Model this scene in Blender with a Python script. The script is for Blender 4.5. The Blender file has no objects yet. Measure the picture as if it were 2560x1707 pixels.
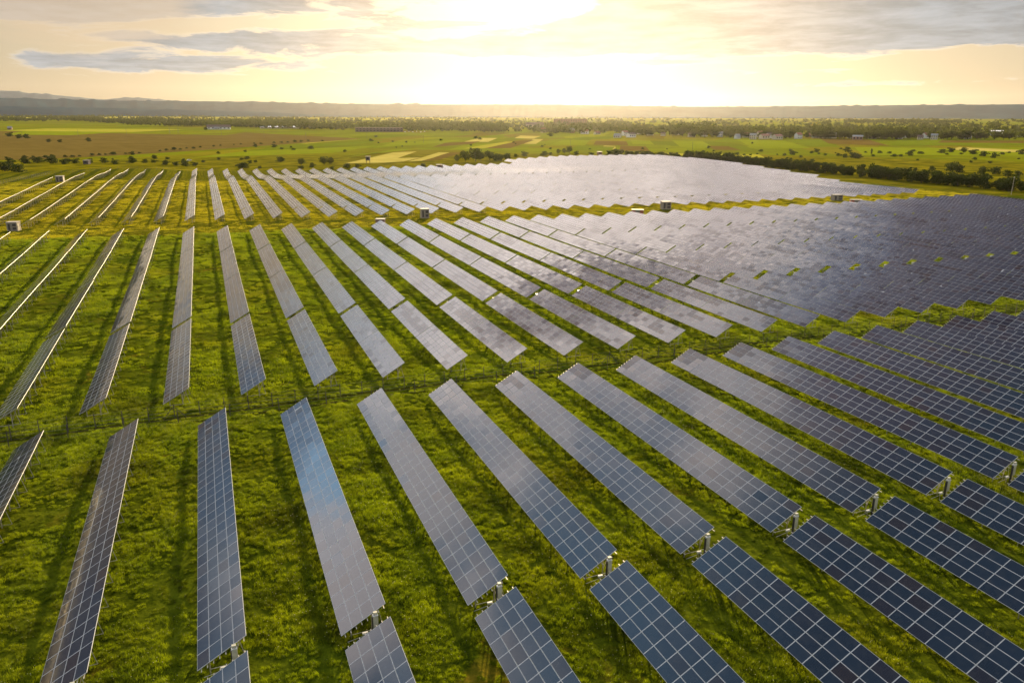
import bpy, math, random
import numpy as np
from mathutils import Vector, noise
random.seed(7); rng = np.random.default_rng(11)
R = math.radians
S = bpy.context.scene
COL = S.collection

# ------------------------------------------------------------------ camera
# world axes: +Y along the panel rows (away from the viewer), +X across them, metres
CAM_H = 38.69
FPX, CX, CY = 1867.44, 1280.0, 853.5            # focal length in photo pixels
PITCH, YAW, ROLL = R(16.5446), R(21.916), R(-0.19)
cd = bpy.data.cameras.new('camera'); cam = bpy.data.objects.new('camera', cd); COL.objects.link(cam)
cd.sensor_width = 36.0; cd.lens = FPX/2560*36.0; cd.clip_start = 0.5; cd.clip_end = 60000
cam.location = (0, 0, CAM_H)
cam.rotation_mode = 'XYZ'
from mathutils import Matrix
cam.matrix_world = Matrix.Translation((0, 0, CAM_H)) @ Matrix.Rotation(-YAW, 4, 'Z') @ Matrix.Rotation(R(90)-PITCH, 4, 'X') @ Matrix.Rotation(-ROLL, 4, 'Z')
S.camera = cam

# ------------------------------------------------------------------ sun and sky
SUN_AZ, SUN_EL = R(25.0), R(12.0)                # azimuth from +Y towards +X
sun_dir = Vector((math.sin(SUN_AZ)*math.cos(SUN_EL), math.cos(SUN_AZ)*math.cos(SUN_EL), math.sin(SUN_EL)))
sl = bpy.data.lights.new('sun', 'SUN'); sl.energy = 5.0; sl.angle = R(0.55); sl.color = (1.0, 0.77, 0.43)
so = bpy.data.objects.new('sun', sl); COL.objects.link(so)
so.rotation_euler = (-sun_dir).to_track_quat('-Z', 'Y').to_euler(); so.location = (0, 0, 300)

W = bpy.data.worlds.new('World'); S.world = W; W.use_nodes = True
nt = W.node_tree; nt.nodes.clear()
class NB:                                          # tiny node-building helper
    def __init__(s, nt): s.nt = nt
    def n(s, t, **kw):
        nd = s.nt.nodes.new(t)
        for k, v in kw.items(): setattr(nd, k, v)
        return nd
    def put(s, sock, v):
        if isinstance(v, bpy.types.NodeSocket): s.nt.links.new(v, sock)
        elif v is not None:
            if isinstance(v, (tuple, list)) and len(v) == 3 and sock.type == 'RGBA': v = (*v, 1)
            sock.default_value = v
    def m(s, op, a, b=None, c=None, clamp=False):
        nd = s.n('ShaderNodeMath', operation=op, use_clamp=clamp)
        for i, v in enumerate((a, b, c)): s.put(nd.inputs[i], v)
        return nd.outputs[0]
    def vm(s, op, a, b=None, out=0):
        nd = s.n('ShaderNodeVectorMath', operation=op); s.put(nd.inputs[0], a); s.put(nd.inputs[1], b)
        return nd.outputs[out]
    def mix(s, f, a, b, mode='MIX'):
        nd = s.n('ShaderNodeMix', data_type='RGBA', blend_type=mode)
        s.put(nd.inputs[0], f); s.put(nd.inputs[6], a); s.put(nd.inputs[7], b); return nd.outputs[2]
    def noise(s, vec, scale, detail=4, rough=.55, dist=0, out=0):
        nd = s.n('ShaderNodeTexNoise'); s.put(nd.inputs['Vector'], vec)
        nd.inputs['Scale'].default_value = scale; nd.inputs['Detail'].default_value = detail
        nd.inputs['Roughness'].default_value = rough; nd.inputs['Distortion'].default_value = dist
        return nd.outputs[out]
    def ramp(s, f, stops):
        nd = s.n('ShaderNodeValToRGB'); s.put(nd.inputs[0], f); e = nd.color_ramp.elements
        while len(e) < len(stops): e.new(.5)
        for el, (p, c) in zip(e, stops):
            el.position = p; el.color = (*c, 1) if len(c) == 3 else c
        return nd.outputs[0]
    def mr(s, v, a, b, c=0., d=1., smooth=True):
        nd = s.n('ShaderNodeMapRange', interpolation_type='SMOOTHSTEP' if smooth else 'LINEAR')
        for i, x in enumerate((v, a, b, c, d)): s.put(nd.inputs[i], x)
        return nd.outputs[0]
    def comb(s, x, y, z):
        nd = s.n('ShaderNodeCombineXYZ')
        for i, v in enumerate((x, y, z)): s.put(nd.inputs[i], v)
        return nd.outputs[0]
    def sep(s, v):
        nd = s.n('ShaderNodeSeparateXYZ'); s.put(nd.inputs[0], v); return nd.outputs

b = NB(nt)
tc = b.n('ShaderNodeTexCoord').outputs['Generated']
dx, dy, dz = b.sep(b.vm('NORMALIZE', tc))
sky = b.n('ShaderNodeTexSky', sky_type='NISHITA', sun_disc=False, sun_elevation=SUN_EL, sun_rotation=SUN_AZ,
          air_density=1.0, dust_density=4.0, ozone_density=1.0, altitude=200).outputs[0]
DEG = 57.29578
el = b.m('MULTIPLY', b.m('ARCSINE', dz), DEG)                         # elevation, degrees
az = b.m('MULTIPLY', b.m('ARCTAN2', dx, dy), DEG)                     # azimuth from +Y, degrees
sdot = b.m('MAXIMUM', b.vm('DOT_PRODUCT', b.vm('NORMALIZE', tc), tuple(sun_dir), out=1), 0.0)
# planar cloud deck coordinates
inv = b.m('DIVIDE', 1.0, b.m('ADD', b.m('MAXIMUM', dz, 0.0), 0.035))
cl = b.comb(b.m('MULTIPLY', dx, inv), b.m('MULTIPLY', dy, inv), 0.0)
n1 = b.noise(cl, 0.85, 8, .58, .25)
n2 = b.noise(cl, 2.3, 6, .62, .2)
ae = b.comb(b.m('MULTIPLY', az, 0.10), b.m('MULTIPLY', b.m('SUBTRACT', el, b.m('MULTIPLY', az, .02)), 0.52), 0.0)
n3 = b.noise(ae, 1.9, 10, .64, .6)
def pix(Dx, Dy):                                   # direction of a point of the 2352-wide view, (az, el) in degrees
    x, y = (Dx*1.08843-CX)/FPX, -(Dy*1.08843-CY)/FPX
    Y = math.cos(PITCH)+y*math.sin(PITCH); Z = -math.sin(PITCH)+y*math.cos(PITCH)
    return math.degrees(math.atan2(x, Y)+YAW), math.degrees(math.atan2(Z, math.hypot(x, Y)))
def blob(a0, e0, ra, re, slope=0.0):               # soft elongated cloud bank in the sky
    da = b.m('SUBTRACT', az, a0)
    de = b.m('SUBTRACT', b.m('SUBTRACT', el, e0), b.m('MULTIPLY', da, slope))
    q = b.m('ADD', b.m('POWER', b.m('ABSOLUTE', b.m('DIVIDE', da, ra)), 2.0), b.m('POWER', b.m('ABSOLUTE', b.m('DIVIDE', de, re)), 2.0))
    return b.m('EXPONENT', b.m('MULTIPLY', q, -1.0))
def blobs(lst):
    acc = None
    for (Dx, Dy, w, h, sl_, g) in lst:
        a0, e0 = pix(Dx, Dy)
        v = b.m('MULTIPLY', blob(a0, e0, w/31., h/31., sl_), g)
        acc = v if acc is None else b.m('ADD', acc, v)
    return acc
dark = blobs([(120, 18, 260, 34, .02, 1.1), (620, 2, 330, 24, .02, .8), (560, 92, 300, 22, .045, .8), (420, 152, 210, 17, .03, .85),
              (900, 112, 320, 20, .05, .5), (160, 136, 90, 14, .0, .6), (1560, 34, 300, 52, -.01, 1.15), (1950, 78, 260, 14, .03, .6), (2150, 25, 460, 44, .01, 1.5),
              (1700, 92, 260, 20, .04, .8), (2200, 82, 300, 16, .02, .8), (1350, 78, 220, 20, .05, .55), (1000, 58, 260, 14, .04, .45), (1260, 118, 260, 16, .03, .55), (1560, 138, 190, 9, .03, .5), (800, 40, 150, 12, .04, .4), (1900, 160, 120, 6, .01, .35), (2000, 190, 200, 6, .01, .3)])
lite = blobs([(1230, 18, 130, 40, 0, .8), (1880, 52, 190, 14, .06, .9), (1800, 84, 160, 8, .04, .6), (480, 62, 260, 12, .04, .5)])
edge = b.m('ADD', dark, b.m('MULTIPLY', b.m('SUBTRACT', n3, .5), 1.9))
edge = b.m('SUBTRACT', edge, b.m('MULTIPLY', lite, 0.9))
low_mask = b.mr(edge, .24, .58)
gate = b.mr(el, 9.0, 14.0)
high_mask = b.mr(n1, .46, .56)
mask = b.m('ADD', b.m('MULTIPLY', low_mask, b.m('SUBTRACT', 1.0, gate)), b.m('MULTIPLY', high_mask, gate))
# clear-sky part: the sky texture, warmed by the thin veil around the low sun
veil0 = b.ramp(b.m('DIVIDE', el, 90.0), [(0.0, (1.0, .76, .46)), (.035, (1.02, .85, .58)), (.10, (1.0, .86, .66)), (.20, (.52, .62, .74)), (.46, (.46, .56, .70)), (.60, (.16, .25, .36)), (1.0, (.08, .13, .22))])
veil = b.mix(b.m('MULTIPLY', b.mr(sdot, .90, .62), b.mr(el, 7.0, 15.0)), veil0, (.24, .40, .56))
veil = b.mix(b.m('MULTIPLY', b.mr(sdot, .70, .95), b.m('MULTIPLY', b.mr(el, 14.0, 20.0), b.mr(el, 48.0, 40.0))), veil, (1.15, .98, .92))
SKY_S = 0.10
skyc = b.vm('MULTIPLY', sky, (SKY_S,)*3)
base = b.mix(0.80, skyc, veil)
g1 = b.m('POWER', sdot, 40.0); g2 = b.m('POWER', sdot, 7.0)
front = b.mr(sdot, .25, .98, .47, .85)
bandk = 1.0
fade = b.mr(el, 40.0, 58.0, 1.0, .42)
base = b.vm('MULTIPLY', base, b.comb(*(b.m('MULTIPLY', front, b.m('MULTIPLY', bandk, fade)),)*3))
glow = b.vm('MULTIPLY', b.comb(1.0, .86, .62), b.comb(*(b.m('ADD', b.m('MULTIPLY', g1, .26), b.m('MULTIPLY', g2, .02)),)*3))
base = b.vm('ADD', base, glow)
# cloud colour: blue grey far from the sun, warm cream towards it, cut by finer relief
ccol = b.mix(b.mr(sdot, .91, .999), (.42, .475, .54), (.84, .71, .58))
ccol = b.mix(b.mr(el, 12.0, 30.0), ccol, b.mix(b.mr(sdot, .55, .95), (.74, .68, .66), (1.60, 1.36, 1.22)))
ccol = b.mix(b.mr(el, 41.0, 57.0), ccol, (.17, .23, .28))
relief = b.mr(b.m('ADD', b.m('MULTIPLY', n2, .5), b.m('MULTIPLY', n3, .5)), .35, .66, .78, 1.30)
ccol = b.vm('MULTIPLY', ccol, b.comb(relief, relief, relief))
colr = b.mix(b.m('MULTIPLY', mask, .94), base, ccol)
rim = b.m('MULTIPLY', b.m('MULTIPLY', low_mask, b.m('SUBTRACT', 1.0, low_mask)), b.m('MULTIPLY', b.m('SUBTRACT', 1.0, gate), b.mr(sdot, .70, .98, .5, 1.5)))
colr = b.vm('ADD', colr, b.vm('MULTIPLY', b.comb(.85, .66, .44), b.comb(rim, rim, rim)))
def patch_(a0, e0, ra, re, sl_=0.0): return b.mr(b.m('ADD', b.m('MULTIPLY', blob(a0, e0, ra, re, sl_), 1.0), b.m('MULTIPLY', b.m('SUBTRACT', n2, .5), .55)), .25, .60)
for a0, e0, ra, re, c, k_, *sl_ in [(3.5, 31.8, 9.5, 3.4, (.17, .13, .15), .85, .8), (24, 50, 26, 7.5, (.22, .175, .215), .85), (16, 44, 9, 3.0, (.30, .36, .50), .5), (-20, 12, 7, 6, (.17, .29, .45), .8), (-22, 19, 6, 3.5, (.42, .70, .98), .8),
        (-28, 21, 7, 6, (.90, .80, .76), .85), (-19, 25, 6, 4, (.80, .72, .68), .8), (-33, 8, 6, 7, (.11, .12, .17), .85), (-24, 5, 8, 5, (.30, .23, .16), .8), (-6, 7.5, 7, 3.5, (.95, .72, .48), .6), (14, 36.5, 8, 3.0, (1.25, 1.05, .98), .6)]:
    colr = b.mix(b.m('MULTIPLY', patch_(a0, e0, ra, re, *sl_), k_), colr, c)
lift = b.mr(el, 8.5, 19.0, .50, 1.75)              # thin bright cloud deck above the low veil
lift = b.m('MULTIPLY', lift, b.mr(el, 44.0, 56.0, 1.0, .50))
colr = b.vm('MULTIPLY', colr, b.comb(lift, lift, lift))
bg = b.n('ShaderNodeBackground'); b.put(bg.inputs[0], colr); bg.inputs[1].default_value = 0.74
out = b.n('ShaderNodeOutputWorld'); nt.links.new(bg.outputs[0], out.inputs[0])

S.view_settings.view_transform = 'Standard'; S.view_settings.look = 'None'
S.view_settings.exposure = 1.0; S.view_settings.gamma = 1.0; S.view_settings.use_curve_mapping = False
S.cycles.max_bounces = 8; S.cycles.transparent_max_bounces = 8; S.cycles.volume_bounces = 0

# ------------------------------------------------------------------ helpers
def link(o, parent=None):
    COL.objects.link(o)
    if parent is not None: o.parent = parent
    return o
def tag(o, label=None, cat=None, group=None, kind=None):
    if label: o['label'] = label
    if cat: o['category'] = cat
    if group: o['group'] = group
    if kind: o['kind'] = kind
    return o
def mesh(name, verts, faces, mats, idx=None, smooth=False):
    me = bpy.data.meshes.new(name); me.from_pydata(verts, [], faces)
    for m_ in (mats if isinstance(mats, (list, tuple)) else [mats]): me.materials.append(m_)
    if idx is not None: me.polygons.foreach_set('material_index', idx)
    if smooth: me.polygons.foreach_set('use_smooth', [True]*len(me.polygons))
    me.update(); return me
def obj(name, me, parent=None, loc=None):
    o = bpy.data.objects.new(name, me); link(o, parent)
    if loc is not None: o.location = loc
    return o
def empty(name, loc, rz=0.0):
    o = bpy.data.objects.new(name, None); o.empty_display_size = .5; o.location = loc; o.rotation_euler.z = rz
    return link(o)
class MB:                                          # collects boxes and bars into one mesh
    def __init__(s): s.v, s.f, s.i = [], [], []
    def quad(s, p, mi=0):
        k = len(s.v); s.v += [tuple(q) for q in p]; s.f.append(tuple(range(k, k+len(p)))); s.i.append(mi)
    def box(s, x0, x1, y0, y1, z0, z1, mi=0, top=None):
        k = len(s.v)
        s.v += [(x0, y0, z0), (x1, y0, z0), (x1, y1, z0), (x0, y1, z0), (x0, y0, z1), (x1, y0, z1), (x1, y1, z1), (x0, y1, z1)]
        for f in ((0, 3, 2, 1), (4, 5, 6, 7), (0, 1, 5, 4), (1, 2, 6, 5), (2, 3, 7, 6), (3, 0, 4, 7)):
            s.f.append(tuple(k+q for q in f)); s.i.append(mi)
    def bar(s, a, c, r, mi=0, sides=4, r2=None):
        a, c = Vector(a), Vector(c); d = (c-a).normalized(); r2 = r if r2 is None else r2
        u = d.orthogonal().normalized(); w = d.cross(u); k = len(s.v)
        for p, q in ((a, r), (c, r2)):
            for j in range(sides):
                t = 2*math.pi*(j+.5)/sides; s.v.append(tuple(p+(u*math.cos(t)+w*math.sin(t))*q))
        for j in range(sides):
            j2 = (j+1) % sides; s.f.append((k+j, k+j2, k+sides+j2, k+sides+j)); s.i.append(mi)
        s.f.append(tuple(k+j for j in range(sides))[::-1]); s.f.append(tuple(k+sides+j for j in range(sides))); s.i += [mi, mi]
    def mesh(s, name, mats, smooth=False): return mesh(name, s.v, s.f, mats, s.i, smooth)
    def build(s, name, mats, parent=None, loc=None): return obj(name, s.mesh(name, mats), parent, loc)
def mat(name, rough=.6, metal=0.0):
    m_ = bpy.data.materials.new(name); m_.use_nodes = True; t = m_.node_tree
    p = t.nodes['Principled BSDF']; p.inputs['Roughness'].default_value = rough; p.inputs['Metallic'].default_value = metal
    return m_, NB(t), p
def simple(name, col, rough=.6, metal=0.0, var=.12, scale=3.0):
    m_, q, p = mat(name, rough, metal)
    pos = q.n('ShaderNodeNewGeometry').outputs['Position']
    f = q.mr(q.noise(pos, scale, 4), .3, .7)
    c = q.mix(f, tuple(x*(1-var) for x in col), tuple(min(1, x*(1+var)) for x in col))
    q.put(p.inputs['Base Color'], c); return m_

# ------------------------------------------------------------------ terrain height
UG = np.array([-200, 107, 200, 265, 300, 380, 440, 477, 500, 520, 545, 575, 600, 640, 760, 900.])
VG = np.array([-600, -120, -50, 0, 70, 150, 220, 300, 380, 460, 1200.])
ZG = np.array([
 #  V -600 -120  -50    0   70  150  220  300  380  460 1200
 [    0,    0,   0,   0,   0,   0,   0,   0,   0,   0,   0],   # -200
 [    0,    0,   0,   0,   0, -.2, -.4, -.4, -.4, -.4,   0],   # 107
 [  1.0,  2.2, 1.6, 1.0,  .6,  .1,   0,  .3,  .6,  .6,   0],
 [  1.0,  3.6, 2.8, 2.0, 1.2,  .4,  .3,  .7, 1.6, 1.6,   0],   # 265
 [  1.0,  3.8, 3.0, 2.3, 1.3,  .6,   0,  .3, 1.0, 1.2,   0],
 [  1.0,  4.4, 4.0, 3.0, 1.9, 1.3,  .6,  .7,  .8, 1.0,   0],   # 380
 [  1.0,  5.0, 4.9, 3.6, 2.5, 1.8, 1.4, 1.5, 1.0, 1.0,   0],
 [  1.0,  5.2, 5.2, 3.6, 2.6, 2.2, 2.0, 2.2, 1.6, 1.0,   0],   # 477
 [  1.0,  5.0, 4.9, 2.4, 1.4, 1.3, 1.6, 2.2, 1.8, 1.0,   0],
 [  1.0,  4.6, 4.2, 1.2,  .2,  .3,  .9, 2.4, 2.2, 1.2,   0],   # 520
 [  1.0,  4.4, 4.0,  .6, -.6, -.2,  .6, 2.7, 2.8, 1.4,   0],
 [  1.0,  4.2, 4.5,  .8, -.4,  .1,  .8, 3.4, 3.6, 1.4,   0],   # 575
 [  1.0,  3.8, 4.5, 1.2,   0,  .5, 1.4, 4.2, 4.2, 1.4,   0],
 [  1.0,  2.4, 3.0,  .6,   0,  .2, 1.4, 4.8, 4.6, 1.2,   0],   # 640
 [    0,    1, 1.0,   0,   0,   0,   0, 1.0, 1.0,   0,   0],
 [    0,    0,   0,   0,   0,   0,   0,   0,   0,   0,   0]], float)
def _sm(t): return t*t*(3-2*t)
def ground_z(x, y):
    x = np.asarray(x, float); y = np.asarray(y, float)
    i = np.clip(np.searchsorted(UG, y)-1, 0, len(UG)-2); j = np.clip(np.searchsorted(VG, x)-1, 0, len(VG)-2)
    tu = np.clip((y-UG[i])/(UG[i+1]-UG[i]), 0, 1); tv = np.clip((x-VG[j])/(VG[j+1]-VG[j]), 0, 1)
    tu = .5*tu+.5*_sm(tu); tv = .5*tv+.5*_sm(tv)
    z = (ZG[i, j]*(1-tu)+ZG[i+1, j]*tu)*(1-tv)+(ZG[i, j+1]*(1-tu)+ZG[i+1, j+1]*tu)*tv
    r = np.hypot(x, y)
    return z+.0078*np.clip(np.hypot(np.maximum(r-950, 0), 60)-60, 0, 8500)
def gz(x, y): return float(ground_z(x, y))
def px(Dx, Dy, z=0.0):                             # ground point seen at (Dx, Dy) of the 2352-wide view
    x, y = Dx*1.08843-CX, Dy*1.08843-CY
    c, s = math.cos(ROLL), math.sin(ROLL); x, y = c*x+s*y, -s*x+c*y
    X, q = x/FPX, -y/FPX
    Y = math.cos(PITCH)+q*math.sin(PITCH); Z = -math.sin(PITCH)+q*math.cos(PITCH)
    k = (z-CAM_H)/Z if Z < -1e-5 else 1e9
    ux, uy = X*math.cos(YAW)+Y*math.sin(YAW), -X*math.sin(YAW)+Y*math.cos(YAW)
    if k*math.hypot(ux, uy) > 900:                # far out the plain rises: march along the ray
        n = math.hypot(ux, uy); lo, hi = 880.0, 9300.0
        for _ in range(13):
            r = (lo+hi)/2
            if CAM_H+Z/n*r > gz(ux/n*r, uy/n*r): lo = r
            else: hi = r
        k = r/n
    return (k*ux, k*uy)

# ------------------------------------------------------------------ ground sheet
def ground_material():
    m_, q, p = mat('meadow_ground', .95)
    p.inputs['Specular IOR Level'].default_value = 0
    pos = q.n('ShaderNodeNewGeometry').outputs['Position']; X, Y, Z = q.sep(pos)
    fine = q.noise(pos, 1.6, 6, .65); mid = q.noise(pos, .22, 5, .6, .4); big = q.noise(pos, .03, 4, .55)
    lush = q.mix(q.mr(fine, .32, .68), (.014, .024, .002), (.060, .080, .003))
    lush = q.mix(q.mr(mid, .38, .66), lush, (.100, .120, .006))
    lush = q.mix(q.mr(big, .45, .7, 0, .5), lush, (.055, .085, .004))
    dry = q.m('MULTIPLY', q.mr(q.noise(pos, .075, 5, .6, .8), .60, .72), q.mr(fine, .35, .6, .3, .9))
    lush = q.mix(dry, lush, (.20, .135, .012))
    wv = q.m('ADD', Y, q.m('MULTIPLY', q.m('SUBTRACT', q.noise(q.comb(X, 0.0, 0.0), .03, 2), .5), 5.0))
    rut = q.m('ADD', q.mr(q.m('ABSOLUTE', q.m('SUBTRACT', wv, 101.2)), .2, .7, 1, 0), q.mr(q.m('ABSOLUTE', q.m('SUBTRACT', wv, 103.4)), .2, .7, 1, 0), clamp=True)
    lush = q.mix(q.m('MULTIPLY', rut, .85), lush, (.022, .022, .004))  # wheel ruts together with their shadow, painted dark into the ground colour
    # mown, drier strips with wheel tracks between the rows farther out
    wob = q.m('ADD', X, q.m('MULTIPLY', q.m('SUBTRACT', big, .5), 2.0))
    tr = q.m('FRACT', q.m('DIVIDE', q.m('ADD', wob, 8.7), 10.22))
    track = q.m('ADD', q.mr(q.m('ABSOLUTE', q.m('SUBTRACT', tr, .56)), .012, .035, 1, 0), q.mr(q.m('ABSOLUTE', q.m('SUBTRACT', tr, .74)), .012, .035, 1, 0))
    stv = q.comb(q.m('MULTIPLY', X, 1.1), q.m('MULTIPLY', Y, .05), 0.0)
    stripe = q.noise(stv, 1.0, 5, .6)
    mown = q.mix(q.mr(stripe, .3, .7), (.105, .102, .004), (.190, .170, .007))
    tst = q.noise(q.comb(q.m('MULTIPLY', X, .035), q.m('MULTIPLY', q.m('ADD', Y, q.m('MULTIPLY', big, 6.0)), .95), 0.0), 1.0, 3, .5)
    lane_ = q.m('MULTIPLY', q.mr(Y, 266, 269), q.mr(Y, 291, 295, 1, 0))
    mown = q.mix(q.m('MULTIPLY', lane_, q.mr(tst, .42, .58)), mown, (.070, .070, .005))
    mown = q.mix(q.mr(mid, .35, .7, 0, .6), mown, (.075, .090, .006))
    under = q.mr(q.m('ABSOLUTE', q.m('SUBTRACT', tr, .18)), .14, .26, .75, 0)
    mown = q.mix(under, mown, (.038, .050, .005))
    mown = q.mix(q.m('MULTIPLY', track, .35), mown, (.06, .065, .006))
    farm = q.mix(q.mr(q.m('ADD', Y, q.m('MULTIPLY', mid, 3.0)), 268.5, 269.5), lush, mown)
    # narrow crop strips of the plain beyond
    rot = q.m('ADD', q.m('MULTIPLY', X, .55), q.m('MULTIPLY', Y, .83)); rot2 = q.m('SUBTRACT', q.m('MULTIPLY', Y, .55), q.m('MULTIPLY', X, .83))
    vor = q.n('ShaderNodeTexVoronoi', distance='CHEBYCHEV'); q.put(vor.inputs['Vector'], q.comb(q.m('MULTIPLY', rot, .0035), q.m('MULTIPLY', rot2, .016), 0.0)); vor.inputs['Scale'].default_value = 1.0
    vc = q.sep(vor.outputs['Color'])
    strips = q.ramp(vc[0], [(0, (.13, .165, .002)), (.30, (.21, .24, .003)), (.55, (.16, .19, .003)), (.70, (.24, .21, .005)), (.83, (.17, .12, .015)), (.93, (.13, .165, .003)), (1, (.26, .28, .004))])
    strips = q.mix(q.mr(q.noise(pos, .012, 6, .65), .35, .7, 0, .75), strips, (.14, .135, .004))
    strips = q.mix(q.mr(q.noise(pos, .09, 5, .7), .55, .75, 0, .6), strips, (.055, .060, .003))
    wild = q.mix(q.mr(q.noise(pos, .05, 6, .65), .35, .7), (.085, .080, .003), (.245, .21, .005))
    r = q.vm('LENGTH', q.comb(q.m('SUBTRACT', X, 100.0), q.m('MULTIPLY', Y, .9), 0.0), out=1)
    rn = q.m('ADD', r, q.m('MULTIPLY', q.m('SUBTRACT', big, .5), 120.0))
    far = q.mix(q.mr(rn, 720, 860), wild, strips)
    fm = q.m('MULTIPLY', q.mr(Y, 612, 622, 1, 0), q.m('MULTIPLY', q.mr(X, -122, -118), q.mr(X, 385, 400, 1, 0)))
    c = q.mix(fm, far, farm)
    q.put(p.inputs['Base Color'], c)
    bp = q.n('ShaderNodeBump'); bp.inputs['Strength'].default_value = .9; bp.inputs['Distance'].default_value = .35
    q.put(bp.inputs['Height'], q.m('ADD', q.noise(pos, 1.1, 6, .7), q.m('MULTIPLY', mid, 1.2))); q.put(p.inputs['Normal'], bp.outputs[0])
    return m_
M = {}
M['ground'] = ground_material()
def axis(fine, lo, hi, g=1.13):
    a = list(fine); s = fine[1]-fine[0] if len(fine) > 1 else 1
    st = fine[-1]-fine[-2]
    while a[-1] < hi: st *= g; a.append(a[-1]+st)
    st = fine[1]-fine[0]
    while a[0] > lo: st *= g; a.insert(0, a[0]-st)
    return np.array(a)
ys = axis(np.concatenate([np.arange(0, 130, 2.0), np.arange(130, 640, 3.5)]), -1500, 16500)
xs = axis(np.arange(-130, 430, 3.0), -16500, 17500)
XX, YY = np.meshgrid(xs, ys); ZZ = ground_z(XX, YY)
# lumpy micro relief of the meadow
hum = np.array([[noise.noise((x*.16, y*.16, 3.1))*.14+noise.noise((x*.045, y*.045, 9.0))*.25 if (0 <= y < 640 and -140 < x < 440) else 0.0 for x in xs] for y in ys])
ZZ = ZZ+hum
nx, ny = len(xs), len(ys)
vv = np.stack([XX.ravel(), YY.ravel(), ZZ.ravel()], 1)
ii = (np.arange(ny-1)[:, None]*nx+np.arange(nx-1)[None]).ravel()
ff = np.stack([ii, ii+1, ii+1+nx, ii+nx], 1)
gme = bpy.data.meshes.new('ground'); gme.from_pydata(vv.tolist(), [], ff.tolist()); gme.materials.append(M['ground'])
gme.polygons.foreach_set('use_smooth', [True]*len(gme.polygons)); gme.update()
gobj = obj('ground', gme); tag(gobj, kind='structure')

# ------------------------------------------------------------------ panel materials
def glass_mat(dull_glass=False):
    m_, q, p = mat('dull_panel_glass' if dull_glass else 'panel_glass', .10)
    g = q.n('ShaderNodeNewGeometry'); oi = q.n('ShaderNodeObjectInfo')
    rnd = q.m('FRACT', q.m('ADD', q.m('MULTIPLY', g.outputs['Random Per Island'], 7.31), q.m('MULTIPLY', oi.outputs['Random'], 3.7)))
    rnd2 = q.m('FRACT', q.m('MULTIPLY', rnd, 17.3))
    base = q.ramp(rnd, [(0, (.010, .020, .040)), (.6, (.013, .026, .050)), (.8, (.014, .018, .036)), (.93, (.026, .016, .022)), (1, (.010, .030, .058))])
    uv = q.n('ShaderNodeUVMap').outputs[0]; u, v, _ = q.sep(uv)
    bus = q.mr(q.m('ABSOLUTE', q.m('SUBTRACT', q.m('FRACT', q.m('MULTIPLY', v, 12.0)), .5)), .38, .47)
    cel = q.mr(q.m('ABSOLUTE', q.m('SUBTRACT', q.m('FRACT', q.m('MULTIPLY', u, 10.0)), .5)), .46, .49)
    base = q.mix(q.m('MULTIPLY', q.m('MAXIMUM', bus, q.m('MULTIPLY', cel, .5)), .30), base, (.10, .13, .17))
    pos = g.outputs['Position']
    dust = q.mr(q.noise(pos, 1.3, 5, .6), .4, .8, .02, .10)
    base = q.mix(dust, base, (.22, .19, .15))
    q.put(p.inputs['Base Color'], base)
    q.put(p.inputs['Roughness'], q.mr(rnd2, 0, 1, .06, .13, smooth=False))
    p.inputs['IOR'].default_value = 1.78
    dull = q.m('MULTIPLY', q.mr(q.noise(pos, .055, 3, .6), .52, .60), q.m('GREATER_THAN', rnd2, .45))
    dull = q.m('MAXIMUM', dull, q.m('GREATER_THAN', rnd, .955))
    dull = q.m('MULTIPLY', dull, q.mr(q.sep(pos)[1], 101, 104, .12, 1.0))
    q.put(p.inputs['Specular IOR Level'], q.mr(dull, 0, 1, .5, .27, smooth=False))
    nt2 = q.mix(q.m('MULTIPLY', dull, .55), base, (.035, .022, .024)); q.put(p.inputs['Base Color'], nt2)
    if dull_glass:  # browner base colour and lower specular than the plain glass
        q.put(p.inputs['Base Color'], q.mix(rnd2, (.050, .030, .028), (.018, .022, .040)))
        for l in list(p.inputs['Specular IOR Level'].links): q.nt.links.remove(l)
        p.inputs['Specular IOR Level'].default_value = .24
    # slight waviness of the glass sheet
    bp = q.n('ShaderNodeBump'); bp.inputs['Strength'].default_value = .10; bp.inputs['Distance'].default_value = .02
    q.put(bp.inputs['Height'], q.noise(pos, .9, 2, .5)); q.put(p.inputs['Normal'], bp.outputs[0])
    return m_
M['glass'] = glass_mat(); M['dull_glass'] = glass_mat(True)
M['frame'] = simple('anodised_frame', (.60, .60, .59), .45, .0, .08, 2.0)
M['steel'] = simple('galvanised_steel', (.48, .45, .38), .5, .5, .18, 1.5)
M['back'] = simple('panel_backsheet', (.45, .45, .43), .7)

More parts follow.
